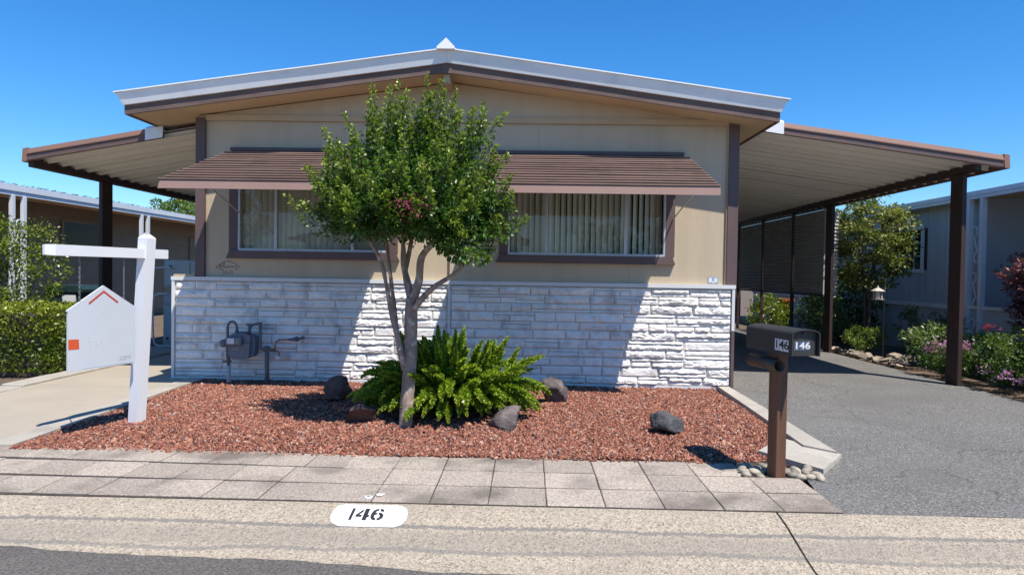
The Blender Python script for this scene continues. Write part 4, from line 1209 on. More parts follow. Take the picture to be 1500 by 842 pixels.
# river pebbles round the mailbox post
pebs = []
pm_ = [np_mesh('pebble', (ico2_v * np.array(s_)) , ico2_f, 'pebble', smooth=True) for s_ in ((.05, .034, .026), (.042, .036, .024), (.036, .026, .020), (.058, .032, .026))]
random.seed(21)
tries = 0
while len(pebs) < 30 and tries < 3000:
    tries += 1
    x = random.uniform(1.68, 2.22); y = random.uniform(-3.78, -3.50)
    if x > 2.0: y -= .06 * (x - 2.0) / .2
    if abs(x - MX) < .075 and abs(y - MY) < .075: continue
    if any((x - a) ** 2 + (y - c) ** 2 < .060 ** 2 for a, c in pebs): continue
    if y < -3.80: continue
    pebs.append((x, y))
    link('pebble', random.choice(pm_), None, (x, y, -.050 + random.uniform(0, .015)), (random.uniform(-.3, .3), random.uniform(-.3, .3), random.uniform(0, 6)),
         label='smooth grey river pebble at the foot of the mailbox post', cat='pebble', group='river pebbles round the mailbox post')

# ------------------------------------------------------------------ kerb number and survey disc
KS = lambda y: -.060 if y > -4.6 else (-.066 - .022 * (-4.60 - y) / .12 if y > -4.72 else -.088 - .034 * (-4.72 - y) / .13 if y > -4.85 else -.122 - .038 * (-4.85 - y) / .15)
def on_kerb(x, y, o): return (x, y, KS(y) + o)
pn = thing('painted_number', (-.98, -4.68, -.08), 'white painted oval with black stencilled 146 on the kerb', 'house number')
X0, X1, YA, YB_ = -1.215, -.735, -4.572, -4.812
outl = []
for k in range(28):
    a = 2 * pi * k / 28
    ex, ey = cos(a), sin(a)
    x = (abs(ex) ** .62) * (1 if ex > 0 else -1); y = (abs(ey) ** .42) * (1 if ey > 0 else -1)
    outl.append(((X0 + X1) / 2 + x * (X1 - X0) / 2, (YA + YB_) / 2 + y * (YA - YB_) / 2))
b = MB()
rows = 10
def width_at(y):
    t = min(1, abs((y - (YA + YB_) / 2) / ((YA - YB_) / 2)))
    return (X1 - X0) / 2 * (.70 + .30 * sqrt(max(0, 1 - t ** 2.2)))
for j in range(rows + 1):
    y = YB_ + (YA - YB_) * j / rows; w = width_at(y); xc = (X0 + X1) / 2 + .015 * (1 - j / rows)
    for q in range(9):
        edge = .005 * noise.noise(Vector((q * 3.0, j * 2.3, 1)))
        b.v.append(on_kerb(xc - w + 2 * w * q / 8 + (edge if q in (0, 8) else 0), y + (edge if j in (0, rows) else 0), .004)); b.t.append(0)
for j in range(rows):
    for q in range(8):
        a = j * 9 + q; b.f.append((a, a + 1, a + 10, a + 9))
b.build('oval', 'white_paint', pn)
DIG = {  # stencil shapes in a unit box
    '1': [[(.42, 0), (.66, 0), (.66, 1), (.42, 1)]],
    '4': [[(.0, .26), (.44, .26), (.44, .42), (.20, .42), (.44, .72), (.44, .96), (.0, .42)], [(.54, 0), (.86, 0), (.86, .24), (.98, .24), (.98, .42), (.86, .42), (.86, 1), (.54, 1)]],
    '6': [[(.46, 0), (.46, .15), (.30, .22), (.28, .45), (.46, .52), (.46, .66), (.30, .62), (.34, .80), (.50, .86), (.50, 1), (.28, .96), (.08, .80), (.0, .50), (.04, .22), (.20, .06)],
          [(.56, 0), (.80, .06), (.98, .22), (.98, .44), (.82, .60), (.56, .66), (.56, .52), (.70, .44), (.70, .22), (.56, .15)], [(.60, 1), (.60, .86), (.68, .78), (.92, .76), (.88, .90), (.76, .98)]]}
for ch, xo, wd in (('1', -1.118, .075), ('4', -1.050, .086), ('6', -.957, .082)):
    b = MB()
    for pl in DIG[ch]:
        pts = [on_kerb(xo + px_ * wd, -4.752 + py_ * .130, .0075) for px_, py_ in pl]
        b.add(pts, [tuple(range(len(pts)))])
    b.build('digit', 'black_paint', pn)
sd = thing('survey_disc', (-1.03, -4.45, -.05), 'small round metal survey disc with a white paint spot on the pavers', 'marker')
MB().lathe([(.028, -.004), (.026, .003), (.014, .004), (.013, .001), (.0, .001)], (-1.030, -4.447, -.046), 16).build('disc', 'sticker_white', sd)
MB().lathe([(.011, .0), (.008, .004), (0, .005)], (-1.030, -4.447, -.0445), 10).build('stud', 'meter_grey', sd)
b = MB(); pts = [(-.962 + .026 * cos(a) * (1 + .3 * sin(3 * a)), -4.405 + .034 * sin(a) * (1 + .25 * cos(2 * a)), -.0445) for a in [2 * pi * k / 14 for k in range(14)]]
b.add(pts, [tuple(range(14))]); b.build('paint_spot', 'white_paint', sd)

# ------------------------------------------------------------------ plants
def smooth_path(pts, n=6):
    """Catmull-Rom through points"""
    P = [np.array(p, float) for p in pts]; P = [2 * P[0] - P[1]] + P + [2 * P[-1] - P[-2]]
    out = []
    for i in range(1, len(P) - 2):
        for k in range(n):
            t = k / n
            out.append(.5 * ((2 * P[i]) + (-P[i - 1] + P[i + 1]) * t + (2 * P[i - 1] - 5 * P[i] + 4 * P[i + 1] - P[i + 2]) * t * t + (-P[i - 1] + 3 * P[i] - 3 * P[i + 1] + P[i + 2]) * t ** 3))
    out.append(P[-2])
    return out


def limb(mb_, pts, r0, r1, n=10, knob=.12):
    p = smooth_path(pts)
    m_ = len(p)
    rad = [(r0 + (r1 - r0) * i / (m_ - 1)) * (1 + knob * noise.noise(Vector((p[i][0] * 9, p[i][1] * 9, p[i][2] * 9)))) for i in range(m_)]
    mb_.tube([tuple(q) for q in p], rad, n)


tree = thing('crape_myrtle_tree', (-1.145, -2.39, -.04), 'small multi-stemmed leafy tree in front of the house between the two windows', 'tree')
b = MB()
limb(b, [(-1.150, -2.39, -.12), (-1.147, -2.39, .02), (-1.13, -2.39, .32), (-1.114, -2.39, .65), (-1.111, -2.39, .98), (-1.107, -2.39, 1.20)], .072, .060, 14, .10)
b.build('trunk', 'bark', tree, True)
stems = [([(-1.15, -2.42, .55), (-1.19, -2.44, .66), (-1.225, -2.43, .81), (-1.285, -2.45, 1.03), (-1.325, -2.48, 1.27), (-1.385, -2.5, 1.54), (-1.517, -2.52, 1.78), (-1.64, -2.5, 2.02)], .032, .012),
         ([(-1.17, -2.36, .50), (-1.215, -2.32, .64), (-1.255, -2.3, .79), (-1.285, -2.3, 1.04), (-1.318, -2.3, 1.295), (-1.384, -2.28, 1.766), (-1.449, -2.22, 2.16)], .034, .012),
         ([(-1.107, -2.38, 1.15), (-1.158, -2.34, 1.338), (-1.20, -2.3, 1.503), (-1.212, -2.3, 1.703), (-1.234, -2.28, 2.1), (-1.261, -2.25, 2.55)], .045, .010),
         ([(-1.19, -2.28, 1.46), (-1.147, -2.2, 1.788), (-1.119, -2.1, 2.246), (-1.10, -2.0, 2.6)], .024, .009),
         ([(-1.10, -2.40, 1.15), (-1.034, -2.43, 1.368), (-1.018, -2.45, 1.543), (-.98, -2.46, 1.635), (-.857, -2.47, 1.779), (-.706, -2.46, 2.092), (-.66, -2.42, 2.45)], .047, .010),
         ([(-1.09, -2.42, 1.08), (-.98, -2.5, 1.21), (-.857, -2.57, 1.321), (-.655, -2.62, 1.451), (-.581, -2.64, 1.573), (-.53, -2.64, 1.70)], .032, .012)]
for pts, r0, r1 in stems:
    b = MB(); limb(b, pts, r0, r1, 9, .25)
    b.build('branch', 'bark', tree, True)

CX, CY = -1.12, -2.39
def topz_(r, phi): return np.interp(r, [0, .35, .62, .85, 1.0, 1.08], [3.16, 3.10, 2.92, 2.62, 2.35, 2.1]) + .10 * sin(phi * 5 + 1)
PL, DL, TL, LL = [], [], [], []
twigs = MB()
random.seed(5)
def shoot(base_, tip, n_, spread, tmax, droop=0.0):
    base_ = np.array(base_); tip = np.array(tip)
    mid = (base_ + tip) / 2 + np.array([0, 0, -.10]) + rng.normal(size=3) * .05
    s_ = rng.random(n_) ** .85
    p = ((1 - s_) ** 2)[:, None] * base_ + (2 * s_ * (1 - s_))[:, None] * mid + (s_ ** 2)[:, None] * tip
    d = unit(((1 - s_)[:, None] * (mid - base_) + s_[:, None] * (tip - mid)))
    sp_ = spread * (1.15 - s_ ** 3)
    off = rng.normal(size=(n_, 3)); off = unit(off) * (rng.random(n_) ** .5 * sp_)[:, None]
    PL.append(p + off); dd = unit(off) * .9 + d * .75 + rng.normal(size=(n_, 3)) * .45; dd[:, 2] -= droop
    DL.append(dd)
    TL.append(np.clip(tmax * (s_ ** 3.2) * rng.uniform(.5, 1.3, n_) + (rng.random(n_) < .03) * .5, 0, 1))
    LL.append(rng.uniform(.036, .058, n_) * (1.1 - .35 * s_))
    pts = [base_ * (1 - t) ** 2 + mid * 2 * t * (1 - t) + tip * t * t for t in (0, .33, .66, 1)]
    twigs.tube([tuple(q) for q in pts], [.005, .004, .003, .002], 5)

tips = [(-1.98, -2.45, 2.74), (-1.80, -2.5, 2.95), (-1.60, -2.3, 3.02), (-1.47, -2.55, 3.16), (-1.27, -2.45, 3.28), (-1.13, -2.25, 3.12), (-.96, -2.5, 3.31), (-.80, -2.35, 3.20), (-.66, -2.55, 3.14), (-.40, -2.5, 3.07), (-.26, -2.45, 2.66),
        (-2.12, -2.5, 2.42), (-.10, -2.5, 2.36), (-1.15, -3.1, 2.75), (-1.55, -3.0, 2.7), (-.75, -3.05, 2.72), (-1.9, -2.9, 2.45), (-.4, -2.95, 2.5), (-1.3, -3.25, 2.4), (-.9, -3.25, 2.42), (-1.7, -3.1, 2.25), (-.55, -3.1, 2.2),
        (-1.5, -1.75, 2.8), (-.8, -1.7, 2.8), (-1.15, -1.6, 2.6), (-1.85, -1.9, 2.45), (-.4, -1.9, 2.45), (-1.1, -2.4, 2.85), (-1.4, -2.3, 2.7), (-.85, -2.4, 2.7), (-1.75, -2.45, 2.5), (-.5, -2.4, 2.5)]
for tx, ty, tz in [(CX + (a - CX) * .94, CY + (c - CY) * .94, d) for a, c, d in tips]:                                          # upright plumes of several shoots each
    lead = tz > 2.9
    for q in range(7):
        jx, jy = random.gauss(0, .085), random.gauss(0, .085)
        dzq = 0 if q == 0 else random.uniform(.04, .42)
        f_ = random.uniform(.50, .68)
        base_ = (CX + (tx - CX) * f_ + random.gauss(0, .05), CY + (ty - CY) * f_ + random.gauss(0, .05), max(1.82 + .12 * random.random(), tz - dzq - random.uniform(.55, .85)))
        shoot(base_, (tx + jx * (0 if q == 0 else 1), ty + jy, tz - dzq), 200 if q else 150, .085 if q else .055, 1.05 if lead else .8)
for k in range(60):                                              # inner fill
    r = .85 * sqrt(random.random()); phi = random.uniform(0, 2 * pi); tz = random.uniform(2.1, 2.6)
    shoot((CX + r * .5 * cos(phi), CY + r * .5 * sin(phi), 1.85), (CX + r * cos(phi), CY + r * sin(phi) * .9, tz), 190, .13, .3)
for tx, ty, tz in ((-2.04, -2.72, 2.20), (-2.02, -2.6, 2.05), (-1.90, -2.75, 1.98), (-1.75, -2.95, 1.92), (-1.5, -3.1, 1.95), (-1.2, -3.2, 1.92), (-.9, -3.15, 1.84), (-.62, -3.1, 1.72), (-.40, -3.0, 1.60), (-.52, -2.75, 1.56), (-.30, -2.8, 1.58), (-.12, -2.7, 1.76),
                   (-.05, -2.6, 2.05), (-.10, -2.4, 1.90), (-.25, -2.5, 1.68), (-.68, -2.9, 1.68), (-1.85, -2.3, 1.95), (-1.5, -1.7, 1.95), (-.8, -1.6, 1.9), (-.4, -1.8, 1.8), (-1.0, -3.2, 2.05), (-1.35, -3.15, 2.12)):   # low side shoots
    tx = CX + (tx - CX) * .92; ty = CY + (ty - CY) * .92
    shoot((tx * .55 + CX * .45, ty * .55 + CY * .45, tz + random.uniform(.10, .30)), (tx, ty, tz), 200, .100, .35, .35)
P_ = np.concatenate(PL); D_ = np.concatenate(DL); T_ = np.concatenate(TL); L_ = np.concatenate(LL)
crown = link('crown', leaf_mesh('crown', P_, D_, L_, L_ * .56, 'leaf_myrtle', T_), tree)
twigs.build('twigs', 'bark_dark', crown)
n_ = 120
for nm, c, s_ in (('flower_cluster', (-.985, -3.22, 1.99), .075),):
    p = np.array(c) + rng.normal(size=(n_, 3)) * np.array([s_, .03, .05])
    link(nm, leaf_mesh(nm, p, rand_dirs(n_), .022, .018, 'petal_pink'), tree, kind='stuff')
print('tree leaves', len(P_))

# foxtail fern: arching plumes, each a part
fern = thing('foxtail_fern', (-.82, -1.75, -.03), 'bushy bright green fern with long foxtail plumes behind the tree trunk', 'fern')
def frond_mesh(L_, arch, seed, el0):
    r_ = np.random.default_rng(seed)
    n_ = 30; el = el0; p = np.zeros(3); path = [p.copy()]; dirs = []
    for k in range(n_):
        d = np.array([cos(el), 0, sin(el)]); dirs.append(d); p = p + d * L_ / n_; path.append(p.copy()); el -= arch / n_ * (0.3 + 1.4 * k / n_)
    P, D, Ln, Tn = [], [], [], []
    for k in range(n_ * 17):
        s_ = r_.uniform(.10, 1.0)
        i_ = min(n_ - 1, int(s_ * n_)); q = path[i_] + (path[i_ + 1] - path[i_]) * (s_ * n_ - i_)
        d = dirs[i_]; a = r_.uniform(0, 2 * pi)
        side_ = np.array([0, 1, 0]); up_ = np.cross(d, side_)
        rad = side_ * cos(a) + up_ * sin(a)
        w = np.interp(s_, [.10, .30, .65, .9, 1.0], [.35, 1.0, 1.0, .62, .22])
        P.append(q); D.append(rad * .85 + d * .55 + r_.normal(size=3) * .15); Ln.append(.070 * w * r_.uniform(.75, 1.15)); Tn.append(np.clip(s_ ** 1.5 * r_.uniform(.35, 1.0), 0, 1))
    P = np.array(P); D = np.array(D); Ln = np.array(Ln)
    n2 = len(P); Du = unit(D); S = unit(np.cross(Du, r_.normal(size=(n2, 3)))); wd = .0125
    V_ = np.stack([P - S * wd * .5, P + Du * Ln[:, None] * .55 + S * wd, P + Du * Ln[:, None], P + Du * Ln[:, None] * .45 - S * wd], 1).reshape(-1, 3)
    F_ = np.arange(4 * n2).reshape(n2, 4)
    # fleshy core so the plume reads as a solid tail
    core = MB(); core.tube([tuple(q) for q in path[2::4]], [.010 + .016 * w for w in np.interp(np.linspace(0, 1, len(path[2::4])), [0, .3, .7, 1], [0, 1, .9, .1])], 4)
    cv = np.array(core.v); cf = np.array([f for f in core.f if len(f) == 4])
    V2 = np.concatenate([V_, cv]); F2 = np.concatenate([F_, cf + len(V_)])
    T2 = np.concatenate([np.repeat(np.array(Tn), 4), np.full(len(cv), .1)])
    return np_mesh('frond', V2, F2, 'leaf_fern', T2)
fr_low = [frond_mesh(random.uniform(.78, .98), radians(a), 100 + i, radians(e)) for i, (a, e) in enumerate(((105, 52), (85, 42), (120, 60), (80, 36), (110, 50)))]
fr_mid = [frond_mesh(random.uniform(.80, .98), radians(a), 120 + i, radians(e)) for i, (a, e) in enumerate(((60, 62), (50, 58), (70, 68), (45, 55)))]
fr_up = [frond_mesh(random.uniform(.85, 1.0), radians(a), 140 + i, radians(e)) for i, (a, e) in enumerate(((22, 80), (15, 74), (30, 84), (12, 86)))]
random.seed(9)
for k in range(225):
    q = k % 8
    me = random.choice(fr_low if q < 4 else fr_mid if q < 6 else fr_up)
    a = random.uniform(0, 2 * pi) if k % 3 else random.uniform(pi * 1.05, pi * 1.95)    # rather more towards the street
    rb = random.uniform(.0, .22 if q < 6 else .30)
    o = link('frond', me, fern, (-.80 + rb * 1.6 * cos(a), -1.72 + rb * sin(a), -.04 + random.uniform(0, .04)), (random.uniform(-.14, .14), random.uniform(-.10, .10), a))
    s_ = random.uniform(.76, 1.0); o.scale = (s_, s_, s_ * .98)


def clump_leaves(c, rad, nclump, per, cr_, L_, shell=.55, up=.2, tmax=.6, flat=.8):
    """leaves gathered in clumps through an ellipsoid"""
    c = np.array(c); rad = np.array(rad)
    d = rand_dirs(nclump); rr = rng.uniform(shell, 1.0, nclump) ** .8
    cc = c + d * rr[:, None] * rad
    P = np.repeat(cc, per, 0); n = len(P)
    o = rand_dirs(n) * (rng.random(n) ** .45)[:, None] * cr_ * np.array([1, 1, flat]) * np.repeat(rng.uniform(.6, 1.25, nclump), per)[:, None]
    P = P + o
    D = unit(o) + rng.normal(size=(n, 3)) * .5; D[:, 2] += up
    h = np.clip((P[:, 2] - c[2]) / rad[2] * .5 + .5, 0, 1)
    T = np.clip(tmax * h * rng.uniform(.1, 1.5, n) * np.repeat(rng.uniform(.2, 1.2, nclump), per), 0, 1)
    return P, D, rng.uniform(.7, 1.2, n) * L_, T


def shrub(name, c, rad, label, cat, mat_, nclump=40, per=60, cr_=.16, L_=.05, wid=.5, group=None, stems=4, tmax=.6, up=.2, flat=.8, shell=.5, bark='bark_dark', trunk=False, fold=.25):
    root = thing(name, (c[0], c[1], 0), label, cat, group)
    P, D, L2, T = clump_leaves(c, rad, nclump, per, cr_, L_, shell, up, tmax, flat)
    P[:, 2] = np.maximum(P[:, 2], .01)
    link('crown' if trunk else 'foliage', leaf_mesh('foliage', P, D, L2, L2 * wid, mat_, T, fold), root)
    b = MB()
    for k in range(stems):
        a = random.uniform(0, 2 * pi); e = (c[0] + rad[0] * .75 * cos(a), c[1] + rad[1] * .75 * sin(a), c[2] + rad[2] * random.uniform(-.1, .6))
        limb(b, [(c[0] + .03 * cos(a), c[1] + .03 * sin(a), -.06), (c[0] * .85 + e[0] * .15, c[1] * .85 + e[1] * .15, max(.1, c[2] - rad[2] * .75)), ((c[0] + e[0]) / 2, (c[1] + e[1]) / 2, c[2]), e],
             .035 if trunk else .012, .006, 6)
    b.build('trunk' if trunk else 'stems', bark, root)
    return root


# clipped hedge at the left
hd = thing('clipped_hedge', (-8.1, .55, 0), 'low clipped green hedge at the left, along the concrete drive', 'hedge')
n_ = 17000
ux, uy, uz = rng.random(n_), rng.random(n_), rng.random(n_)
face = rng.random(n_)
X_ = -10.2 + 3.92 * ux; Y_ = -.10 + 1.35 * uy; Z_ = .03 + .88 * uz
Y_ = np.where(face < .42, -.10 + np.abs(rng.normal(size=n_)) * .07, Y_)
Z_ = np.where((face >= .42) & (face < .82), .91 - np.abs(rng.normal(size=n_)) * .06, Z_)
X_ = np.where(face >= .82, -6.28 - np.abs(rng.normal(size=n_)) * .07, X_)
bump_ = np.array([noise.noise(Vector((a * 2.2, c * 2.2, d * 2.2))) for a, c, d in zip(X_, Y_, Z_)])
Pn = np.stack([X_ + bump_ * .06, Y_ - bump_ * .10, Z_ + bump_ * .07], 1)
Dn = rng.normal(size=(n_, 3)) * .6 + np.stack([np.where(face >= .82, .6, 0), np.where(face < .42, -.7, 0), np.full(n_, .45)], 1)
Ln = rng.uniform(.035, .062, n_)
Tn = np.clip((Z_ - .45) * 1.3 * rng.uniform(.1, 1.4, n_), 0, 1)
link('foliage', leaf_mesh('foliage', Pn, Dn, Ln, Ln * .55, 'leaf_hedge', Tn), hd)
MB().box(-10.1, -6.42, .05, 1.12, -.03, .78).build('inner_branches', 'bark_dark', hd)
shrub('tall_shrub', (-8.35, 2.1, 1.25), (.75, .6, .95), 'tall loose green shrub rising behind the clipped hedge', 'shrub', 'leaf_hedge', 75, 70, .20, .06, tmax=.4)
shrub('tall_shrub', (-8.95, 1.9, 1.6), (.42, .4, .95), 'upright dark shrub at the left picture edge, beside the scrolled white post', 'shrub', 'leaf_dark', 40, 60, .16, .06, tmax=.5)

# small ground plants left out of sight end here; trees behind the houses
shrub('broadleaf_tree', (-17.2, 24.0, 4.0), (1.25, 1.2, .95), 'yellow-green tree top above the left neighbour roof', 'tree', 'leaf_lime', 60, 90, .36, .14, tmax=.6, trunk=True)
shrub('maple_tree', (6.98, 5.2, 2.28), (.72, .9, 1.15), 'yellow-green maple with drooping leaves behind the right carport', 'tree', 'leaf_maple', 115, 85, .23, .085, wid=.42, tmax=.9, up=-.25, flat=.55, trunk=True, stems=5)
shrub('red_maple', (8.12, 1.55, 1.42), (.85, .75, .78), 'dark red laceleaf maple at the right picture edge', 'tree', 'leaf_red', 110, 100, .20, .075, wid=.34, tmax=.8, up=-.1, flat=.55, trunk=True, stems=6)
SH = 'shrubs along the right edge of the drive'
shrub('rhododendron', (6.85, 2.55, .42), (.50, .45, .36), 'pale green broad-leaved shrub left of the near carport post', 'shrub', 'leaf_rhodo', 45, 34, .13, .085, wid=.36, group=SH, tmax=.8)
shrub('rhododendron', (7.15, 1.75, .32), (.40, .40, .30), 'small broad-leaved shrub just behind the near carport post', 'shrub', 'leaf_rhodo', 30, 34, .13, .085, wid=.36, group=SH, tmax=.5)
shrub('round_shrub', (6.75, 4.85, .28), (.42, .38, .25), 'small bright lime green shrub beside the second carport post', 'shrub', 'leaf_lime', 45, 60, .10, .035, group=SH, tmax=.9)
shrub('fern_shrub', (6.55, 6.3, .55), (.50, .8, .50), 'dark green arching shrub under the corrugated panels', 'shrub', 'leaf_dark', 45, 70, .17, .09, wid=.2, group=SH, tmax=.9, up=.6)
shrub('fern_shrub', (6.4, 9.3, .5), (.45, 1.3, .45), 'mixed green shrub deep under the carport by the house corner', 'shrub', 'leaf_hedge', 50, 60, .18, .07, group=SH, tmax=.4)
shrub('fern_shrub', (7.5, 7.6, .9), (.7, 1.3, .9), 'dense dark shrub behind the maple against the grey wall', 'shrub', 'leaf_dark', 60, 70, .25, .09, group=SH, tmax=.2)
shrub('fern_shrub', (7.5, 3.9, .48), (.50, .9, .48), 'dark low shrub in front of the grey neighbour wall', 'shrub', 'leaf_dark', 40, 60, .14, .07, wid=.25, group=SH, tmax=.4, up=.6)
bushA = shrub('flower_bush', (6.78, -.1, .40), (.62, 1.45, .42), 'leafy flowering bush with purple blooms right of the near carport post', 'shrub', 'leaf_dark', 170, 80, .14, .055, group=SH, tmax=.85)
shrub('flower_bush', (7.35, .35, .58), (.55, 1.0, .32), 'lighter green bush behind the purple flowers, under the red maple', 'shrub', 'leaf_hedge', 60, 60, .14, .06, group=SH, tmax=.7)
bushC = shrub('flower_bush', (6.38, 1.50, .26), (.36, .45, .27), 'low bush of mauve flowers at the left foot of the near carport post', 'shrub', 'leaf_dark', 45, 60, .11, .05, group=SH, tmax=.5)
def blooms(pts, root, mat_='petal_purple', r=.035):
    for k, (x, y, z_) in enumerate(pts):
        n_ = 26
        p = np.array((x, y, z_)) + rng.normal(size=(n_, 3)) * np.array([.045, .045, .028])
        link('flower_head', leaf_mesh('flower_head', p, rand_dirs(n_, .4), r, r * .9, mat_), root, kind='stuff')
random.seed(3)
blooms([(6.42 + random.uniform(-.30, .20), 1.45 + random.uniform(-.42, .3), random.uniform(.30, .52)) for _ in range(16)], bushC)
blooms([(6.24, .42, .24), (6.20, .12, .20), (6.20, -.05, .26), (6.18, -.28, .20), (6.16, -.42, .24), (6.20, -.72, .24), (6.26, -.6, .36)], bushA)
blooms([(6.45, .75, .80)], bushA, 'petal_pink', .045)
# stones edging the planting bed
random.seed(4)
for k in range(20):
    y = 2.5 + k * .135; s_ = random.uniform(.07, .13)
    rock('edging_stone', (6.20 + random.uniform(-.04, .16), y, s_ * .35), (s_ * 1.3, s_, s_ * .6), 'fieldstone', 'tan fieldstone in the row edging the planting bed behind the drive', 200 + k, random.uniform(0, 3), group='fieldstones along the bed', cat='stone')
rock('flat_stone', (6.62, 3.05, .09), (.30, .22, .12), 'fieldstone', 'large flat tan stone in the bed beside the lantern pole', 240, .3, cat='stone')
rock('flat_stone', (6.75, 3.75, .05), (.20, .2, .10), 'fieldstone', 'squat tan stone behind the large flat one', 241, .3, cat='stone')

# lantern on a pole
lt = thing('garden_lantern', (6.72, 4.1, 0), 'white pagoda lantern hung on a thin black pole behind the drive', 'lantern')
LX, LY, LZ = 6.62, 4.1, 1.17
MB().tube([(6.74, 4.1, -.03), (6.74, 4.1, 1.38), (6.72, 4.1, 1.46), (6.67, 4.1, 1.48), (LX, 4.1, 1.45)], .011, 6).build('pole', 'dark_iron', lt)
MB().lathe([(.0, .165), (.012, .15), (.02, .12), (.125, .065), (.128, .055), (.02, .055)], (LX, LY, LZ), 8).build('lantern_roof', 'lantern_white', lt)
for k in range(4):
    a = pi / 4 + pi / 2 * k
    MB().box(LX + .072 * cos(a) - .008, LX + .072 * cos(a) + .008, LY + .072 * sin(a) - .008, LY + .072 * sin(a) + .008, LZ - .085, LZ + .056).build('lantern_post', 'lantern_white', lt)
MB().lathe([(.0, -.11), (.115, -.105), (.12, -.09), (.0, -.086)], (LX, LY, LZ), 8).build('lantern_tray', 'lantern_white', lt)
MB().lathe([(.045, -.085), (.045, .05)], (LX, LY, LZ), 8).build('lantern_glass', 'lantern_white', lt)
MB().tube([(LX, LY, LZ + .16), (LX, LY, 1.452)], .004, 5).build('hanger', 'dark_iron', lt)

# flower pot deep under the carport
fp = thing('flower_pot', (6.75, 9.0, 0), 'orange terracotta pot on a stand beneath the corrugated panels', 'pot')
MB().lathe([(.12, 0), (.19, .30), (.21, .30), (.21, .36), (.19, .36), (.18, .31), (.0, .30)], (6.75, 9.0, .55), 16).build('pot', 'terracotta', fp)
MB().lathe([(.2, 0), (.2, .02), (.06, .04), (.06, .5), (.16, .52), (.16, .55)], (6.75, 9.0, -.03), 12).build('stand', 'dark_iron', fp)

# ------------------------------------------------------------------ things by the left drive
DX = -.42
bn = thing('wheelie_bin', (-8.17, 3.3, 0), 'dark green wheeled refuse bin behind the hedge', 'bin')
b = MB(); b.add([(x + DX, y, z_) for (x, y, z_) in ((-8.0, 3.05, .02), (-7.5, 3.05, .02), (-7.5, 3.6, .02), (-8.0, 3.6, .02), (-8.06, 2.98, 1.0), (-7.44, 2.98, 1.0), (-7.44, 3.68, 1.0), (-8.06, 3.68, 1.0))],
              [(3, 2, 1, 0), (4, 5, 6, 7), (0, 1, 5, 4), (1, 2, 6, 5), (2, 3, 7, 6), (3, 0, 4, 7)]); b.build('bin_body', 'bin_green', bn)
b = MB(); b.prism([(x + DX, z_) for x, z_ in ((-8.09, 1.003), (-7.41, 1.003), (-7.41, 1.05), (-7.52, 1.12), (-7.98, 1.12), (-8.09, 1.05))], 'y', 2.94, 3.70); lid = b.build('lid', 'bin_green', bn)
MB().box(-7.80 + DX, -7.56 + DX, 2.960, 2.9795, .82, .95).build('label_plate', 'sticker_white', bn)
MB().tube([(-8.05 + DX, 3.74, .95), (-7.45 + DX, 3.74, .95)], .02, 8).build('handle', 'bin_green', bn)
for x in (-8.02 + DX, -7.48 + DX): MB().tube([(x - .03, 3.6, .10), (x + .03, 3.6, .10)], .12, 14).build('wheel', 'dark_iron', bn)

cb = thing('storage_cabinet', (-6.3, 3.7, 0), 'pale grey two-part storage cabinet beside the left end of the house', 'cabinet')
MB().cbox(-6.70, -5.7, 3.5, 4.1, .04, 1.00, .01).build('lower_case', 'cabinet', cb)
up_ = MB().cbox(-6.70, -5.7, 3.52, 4.1, 1.10, 1.60, .01).build('upper_case', 'cabinet', cb)
MB().box(-6.70, -5.7, 3.56, 4.1, 1.0005, 1.0995).build('gap_board', 'beige_trim', cb)
for x in (-6.68, -6.19):
    MB().cbox(x, x + .47, 3.478, 3.4995, .10, .78, .006).build('door', 'cabinet', cb)
    MB().cbox(x, x + .47, 3.478, 3.4995, .795, .96, .006).build('drawer', 'cabinet', cb)
    MB().cbox(x, x + .47, 3.498, 3.5195, 1.13, 1.57, .006).build('door', 'cabinet', cb)
for x, z_ in ((-6.60, .16), (-6.55, 1.48)): MB().tube([(x, 3.47, z_), (x, 3.45, z_)], .022, 10).build('knob', 'dark_iron', cb)
ht = thing('folded_walker', (-6.75, 3.3, 0), 'bent white tube frame leaning in front of the cabinet', 'frame')
MB().tube([tuple(q) for q in smooth_path([(-6.62, 3.32, .04), (-6.74, 3.32, .06), (-6.78, 3.32, .2), (-6.80, 3.34, .85), (-6.74, 3.36, .97), (-6.55, 3.38, .99)])], .016, 8).build('tube', 'neighbour_white', ht, True)
MB().tube([tuple(q) for q in smooth_path([(-6.83, 3.30, .80), (-6.86, 3.34, 1.2), (-6.82, 3.36, 1.42), (-6.70, 3.38, 1.46), (-6.5, 3.40, 1.46)])], .014, 8).build('tube', 'neighbour_white', ht, True)
MB().tube([(-6.62, 3.33, .04), (-6.3, 3.33, .02)], .014, 8).build('tube', 'neighbour_white', ht, True)

